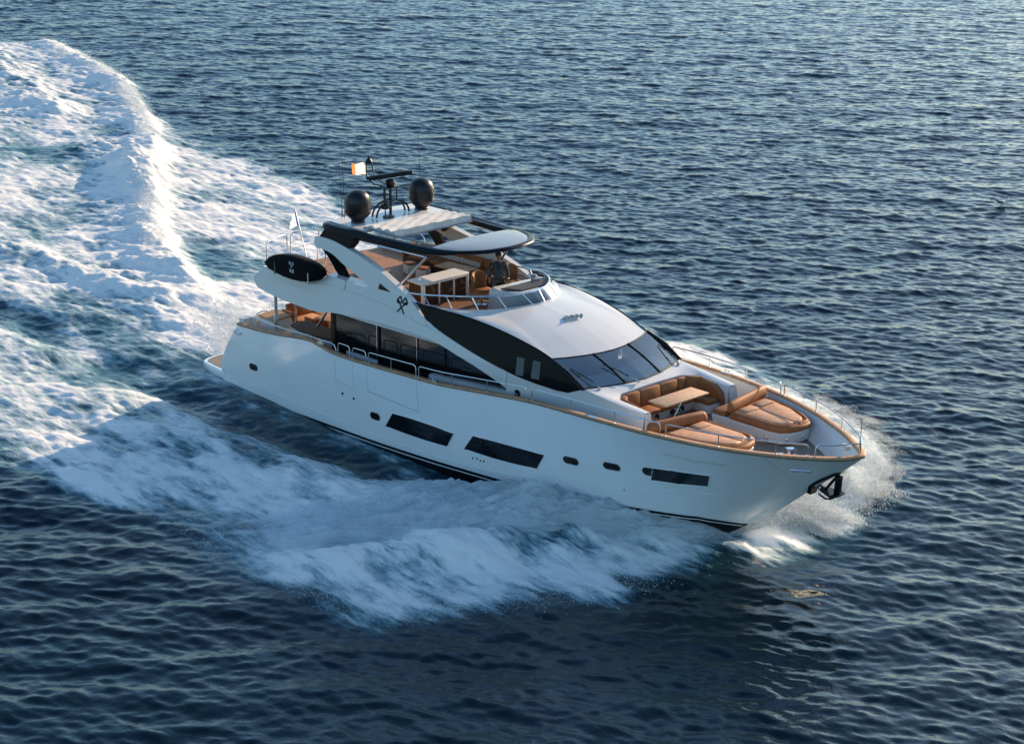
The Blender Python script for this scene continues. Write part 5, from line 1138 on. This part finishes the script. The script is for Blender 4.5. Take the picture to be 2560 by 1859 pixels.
def nz2(sc, s0, det):
    mp = N('ShaderNodeMapping'); mp.inputs['Scale'].default_value = sc; n = N('ShaderNodeTexNoise'); n.inputs['Scale'].default_value = s0; n.inputs['Detail'].default_value = det; n.inputs['Roughness'].default_value = .7
    L.new(af_.outputs['Vector'], mp.inputs[0]); L.new(mp.outputs[0], n.inputs[0]); return n.outputs[0]
na = nz2((.6, 1.4, 1), 1.3, 7); nb = nz2((1.4, 4.5, 1), 5.0, 6)
def mt(op, a, b_=None, v=None, cl=False):
    n = N('ShaderNodeMath'); n.operation = op; n.use_clamp = cl
    L.new(a, n.inputs[0])
    if b_ is not None: L.new(b_, n.inputs[1])
    if v is not None: n.inputs[1].default_value = v
    return n.outputs[0]
sm = mt('ADD', mt('MULTIPLY', mt('SUBTRACT', na, v=.5), v=2.6), mt('MULTIPLY', mt('SUBTRACT', nb, v=.5), v=2.2))
L.new(mt('MULTIPLY', mt('MULTIPLY', mt('ADD', sm, ad.outputs['Fac']), v=1.0, cl=True), v=.85), m2_.inputs[0])
SHEET = m
def sheet_mesh(name, layers, label):
    """layers: list of (P[nu,nv,3], dens[nu,nv], flow[nu,nv,2])"""
    V = []; F = []; D = []; W = []; o_ = 0
    for P, dn_, fl_ in layers:
        a, b_ = P.shape[:2]; i, j = np.meshgrid(np.arange(a - 1), np.arange(b_ - 1), indexing='ij'); q = np.stack([i * b_ + j, (i + 1) * b_ + j, (i + 1) * b_ + j + 1, i * b_ + j + 1], -1).reshape(-1, 4) + o_
        V.append(P.reshape(-1, 3)); F.append(q); D.append(dn_.ravel()); W.append(np.c_[fl_.reshape(-1, 2), np.full(a * b_, o_ * .013)]); o_ += a * b_
    V = np.vstack(V); F = np.vstack(F); D = np.concatenate(D); W = np.vstack(W)
    me_ = bpy.data.meshes.new(name); me_.vertices.add(len(V)); me_.vertices.foreach_set('co', V.astype(np.float32).ravel()); me_.loops.add(F.size); me_.loops.foreach_set('vertex_index', F.ravel().astype(np.int32))
    me_.polygons.add(len(F)); me_.polygons.foreach_set('loop_start', (np.arange(len(F)) * 4).astype(np.int32)); me_.polygons.foreach_set('loop_total', np.full(len(F), 4, np.int32)); me_.update(calc_edges=True); me_.shade_smooth()
    a_ = me_.attributes.new('dens', 'FLOAT', 'POINT'); a_.data.foreach_set('value', D.astype(np.float32)); a_ = me_.attributes.new('flow', 'FLOAT_VECTOR', 'POINT'); a_.data.foreach_set('vector', W.astype(np.float32).ravel())
    me_.materials.append(SHEET); o = bpy.data.objects.new(name, me_); col.objects.link(o); tag(o, label, 'spray', kind='stuff'); return o
def bowsheets(sg, nl, Ln, W_, Hh, fwd, d0, ex=.8):
    out = []
    for k in range(nl):
        f = (k + 1) / nl; tau = np.linspace(0, 1, 90)[:, None]; q = np.linspace(0, 1, 60)[None, :]
        x = 23.45 - Ln * tau + fwd * q * tau ** .35 + 0 * q
        base = np.interp(23.45 - Ln * tau, [12, 15, 18, 20, 22, 23.4], [2.72, 2.55, 2.1, 1.45, .5, .0])
        if sg < 0: base = base + 2.6 * np.clip((tau - .30) / .7, 0, 1)      # the near sheet peels away and leaves the waterline clear amidships
        y = base + q * W_ * tau ** ex * (.55 + .45 * f)
        a1, b1 = Ln * tau + 0 * q, q * W_ + 0 * tau; w1 = .85 + .16 * stile(TW, 53., a1 * 1.3 + 11 * k, b1 * 1.3 + 5 * sg) + .05 * stile(TF, 41., a1 * 2 + 7 * k, b1 * 3)
        z = -.05 + Hh * (.3 + .7 * f) * (np.sin(np.pi * np.clip(.36 + q * .64, 0, 1))) * np.sin(np.pi * np.clip((tau if sg > 0 else tau ** .62) * .95 + .02, 0, 1)) ** .6 * w1
        dn_ = d0 * (1.0 - .2 * f) - 1.6 * np.clip(q - .72, 0, 1) * 2 - 1.8 * np.clip(tau - .7, 0, 1) * 2 - .9 * np.clip(.08 - tau, 0, 1) * 12 + .30 * stile(TW, 53., a1 * 1.6 + 19 * k, b1 * 1.6)
        P = np.stack([x + 0 * q, sg * (y + 0 * tau), z], -1); fl_ = np.stack([Ln * tau * 1.0 + 0 * q + k * 7, q * W_ + 0 * tau], -1); out.append((P, dn_ + 0 * tau * q, fl_))
    return out
sheet_mesh('bow_wave_spray', bowsheets(-1, 9, 10.5, 8.2, 1.15, .4, 1.35), 'blue-shaded sheet of spray curling off the near side of the bow')
sheet_mesh('bow_wave_spray', bowsheets(1, 9, 13., 11.0, 1.8, 6.0, 1.15, .32), 'sunlit sheet of spray curling off the far side of the bow')
def droplets(name, P, size, vel, label, streak=2.5):
    n = len(P); r = np.random.default_rng(len(P)); T = np.array([(1, 1, 1), (1, -1, -1), (-1, 1, -1), (-1, -1, 1)], float) * .5
    A = r.standard_normal((n, 3, 3)); q, _ = np.linalg.qr(A)
    V = np.einsum('nij,kj->nki', q, T) * size[:, None, None]
    v = vel / (np.linalg.norm(vel, axis=1, keepdims=True) + 1e-9)
    al = np.einsum('nki,ni->nk', V, v); V = V + al[..., None] * v[:, None, :] * (streak - 1)
    V = V + P[:, None, :]
    F = (np.array([(0, 1, 2), (0, 3, 1), (0, 2, 3), (1, 3, 2)])[None] + 4 * np.arange(n)[:, None, None]).reshape(-1)
    me_ = bpy.data.meshes.new(name); me_.vertices.add(4 * n); me_.vertices.foreach_set('co', V.astype(np.float32).ravel())
    me_.loops.add(12 * n); me_.loops.foreach_set('vertex_index', F.astype(np.int32)); me_.polygons.add(4 * n)
    me_.polygons.foreach_set('loop_start', (np.arange(4 * n) * 3).astype(np.int32)); me_.polygons.foreach_set('loop_total', np.full(4 * n, 3, np.int32)); me_.update(calc_edges=True)
    me_.materials.append(SPRAY); o = bpy.data.objects.new(name, me_); col.objects.link(o); tag(o, label, 'spray', kind='stuff'); return o
def U(n, a=0, b=1): return rng.uniform(a, b, n)
def sz(n, med, lo=.004, hi=.03): return np.clip(rng.lognormal(math.log(med), .45, n), lo, hi)
def bow(sg, n, L, W_, Hh, fwd, seed, ex=.85):
    r = np.random.default_rng(seed)
    tau = r.uniform(0, 1, n) ** .75; q = r.beta(1.5, 1.3, n)
    lump = .75 + .25 * np.sin(tau * 37 + q * 5 + seed) * np.sin(tau * 13 + 2)
    x = 23.45 - L * tau + fwd * q * tau ** .3 + r.normal(0, .12, n)
    base = np.interp(x, [12, 15, 18, 20, 22, 23.4], [2.75, 2.6, 2.1, 1.5, .6, .05])
    if sg < 0: base = base + 2.4 * np.clip((tau - .3) / .7, 0, 1)
    y = base + q * W_ * tau ** ex * lump + r.normal(0, .05 + .25 * tau, n) * .6 + .05
    z = .05 + Hh * np.sin(np.pi * np.clip(.12 + q * .88, 0, 1)) * np.sin(np.pi * np.clip(tau * .95 + .05, 0, 1)) * r.uniform(.1, 1.15, n) * lump
    keep = y > base + .02
    P = np.stack([x, sg * y, z], -1)[keep]
    vel = np.stack([-np.full(n, .9), sg * (.5 + .2 * q), .5 * (1 - 2 * tau)], -1)[keep]
    return P, sz(keep.sum(), .0085 if sg > 0 else .0065), vel
P, s_, v_ = bow(-1, 90000, 9., 7.4, 1.0, .7, 3); droplets('bow_spray', P, s_, v_, 'fine blue-shaded droplets thrown out on the near side of the bow', 3)
P, s_, v_ = bow(1, 320000, 11., 11., 2.1, 6.2, 4, .32); droplets('bow_spray', P, s_, v_, 'sunlit droplets thrown out on the far side of the bow', 2.5)
# crest of the breaking stern wave
n = 50000; Rp = np.array(resample([(a, b, 0) for a, b in R1], 400)); k = rng.integers(10, 330, n); P = Rp[k].copy()
off = rng.normal(0, .4, n); P[:, 0] += off * .3 + rng.normal(0, .3, n); P[:, 1] += off
P[:, 2] = samp(hgt, P[:, 0], P[:, 1]) * .95 + rng.exponential(.10, n) * np.clip(1.3 - np.abs(off), .2, 1)
droplets('wave_spray', P, sz(n, .013, .006, .04), np.tile([1., .3, .2], (n, 1)), 'spray blowing off the breaking crest of the stern wave', 2)
# wash right behind the stern
n = 40000; a = U(n); P = np.stack([-.3 - 8.5 * a + rng.normal(0, .4, n), -1.3 + 2.8 * U(n) + 2.4 * a, .05 + rng.exponential(.16, n) * (1.1 - a)], -1)
droplets('stern_spray', P, sz(n, .010), np.tile([1., .1, .2], (n, 1)), 'white mist boiling up right behind the swim platform', 2)
# droplets along the outer edge of the near-side foam
n = 14000; E_ = resample([(24.0, -4.2, 0), (22.4, -8.3, 0), (20.5, -11.5, 0), (17.5, -12.2, 0), (14.8, -12.2, 0), (11.4, -11.8, 0)], 300); k = rng.integers(0, 300, n); P = np.array(E_)[k]
P[:, 0] += rng.normal(0, .5, n); P[:, 1] += np.abs(rng.normal(0, 1.3, n)) - .25; P[:, 2] = .05 + rng.exponential(.10, n)
droplets('edge_spray', P, sz(n, .0065), np.tile([1., -.5, 0], (n, 1)), 'droplets scattered along the outer edge of the near foam', 3)
# ================================================================== put everything on board at its running trim
for o in ONBOARD:
    o.matrix_world = BOAT @ o.matrix_basis
for o in bpy.data.objects:
    if '_w' in o: del o['_w']
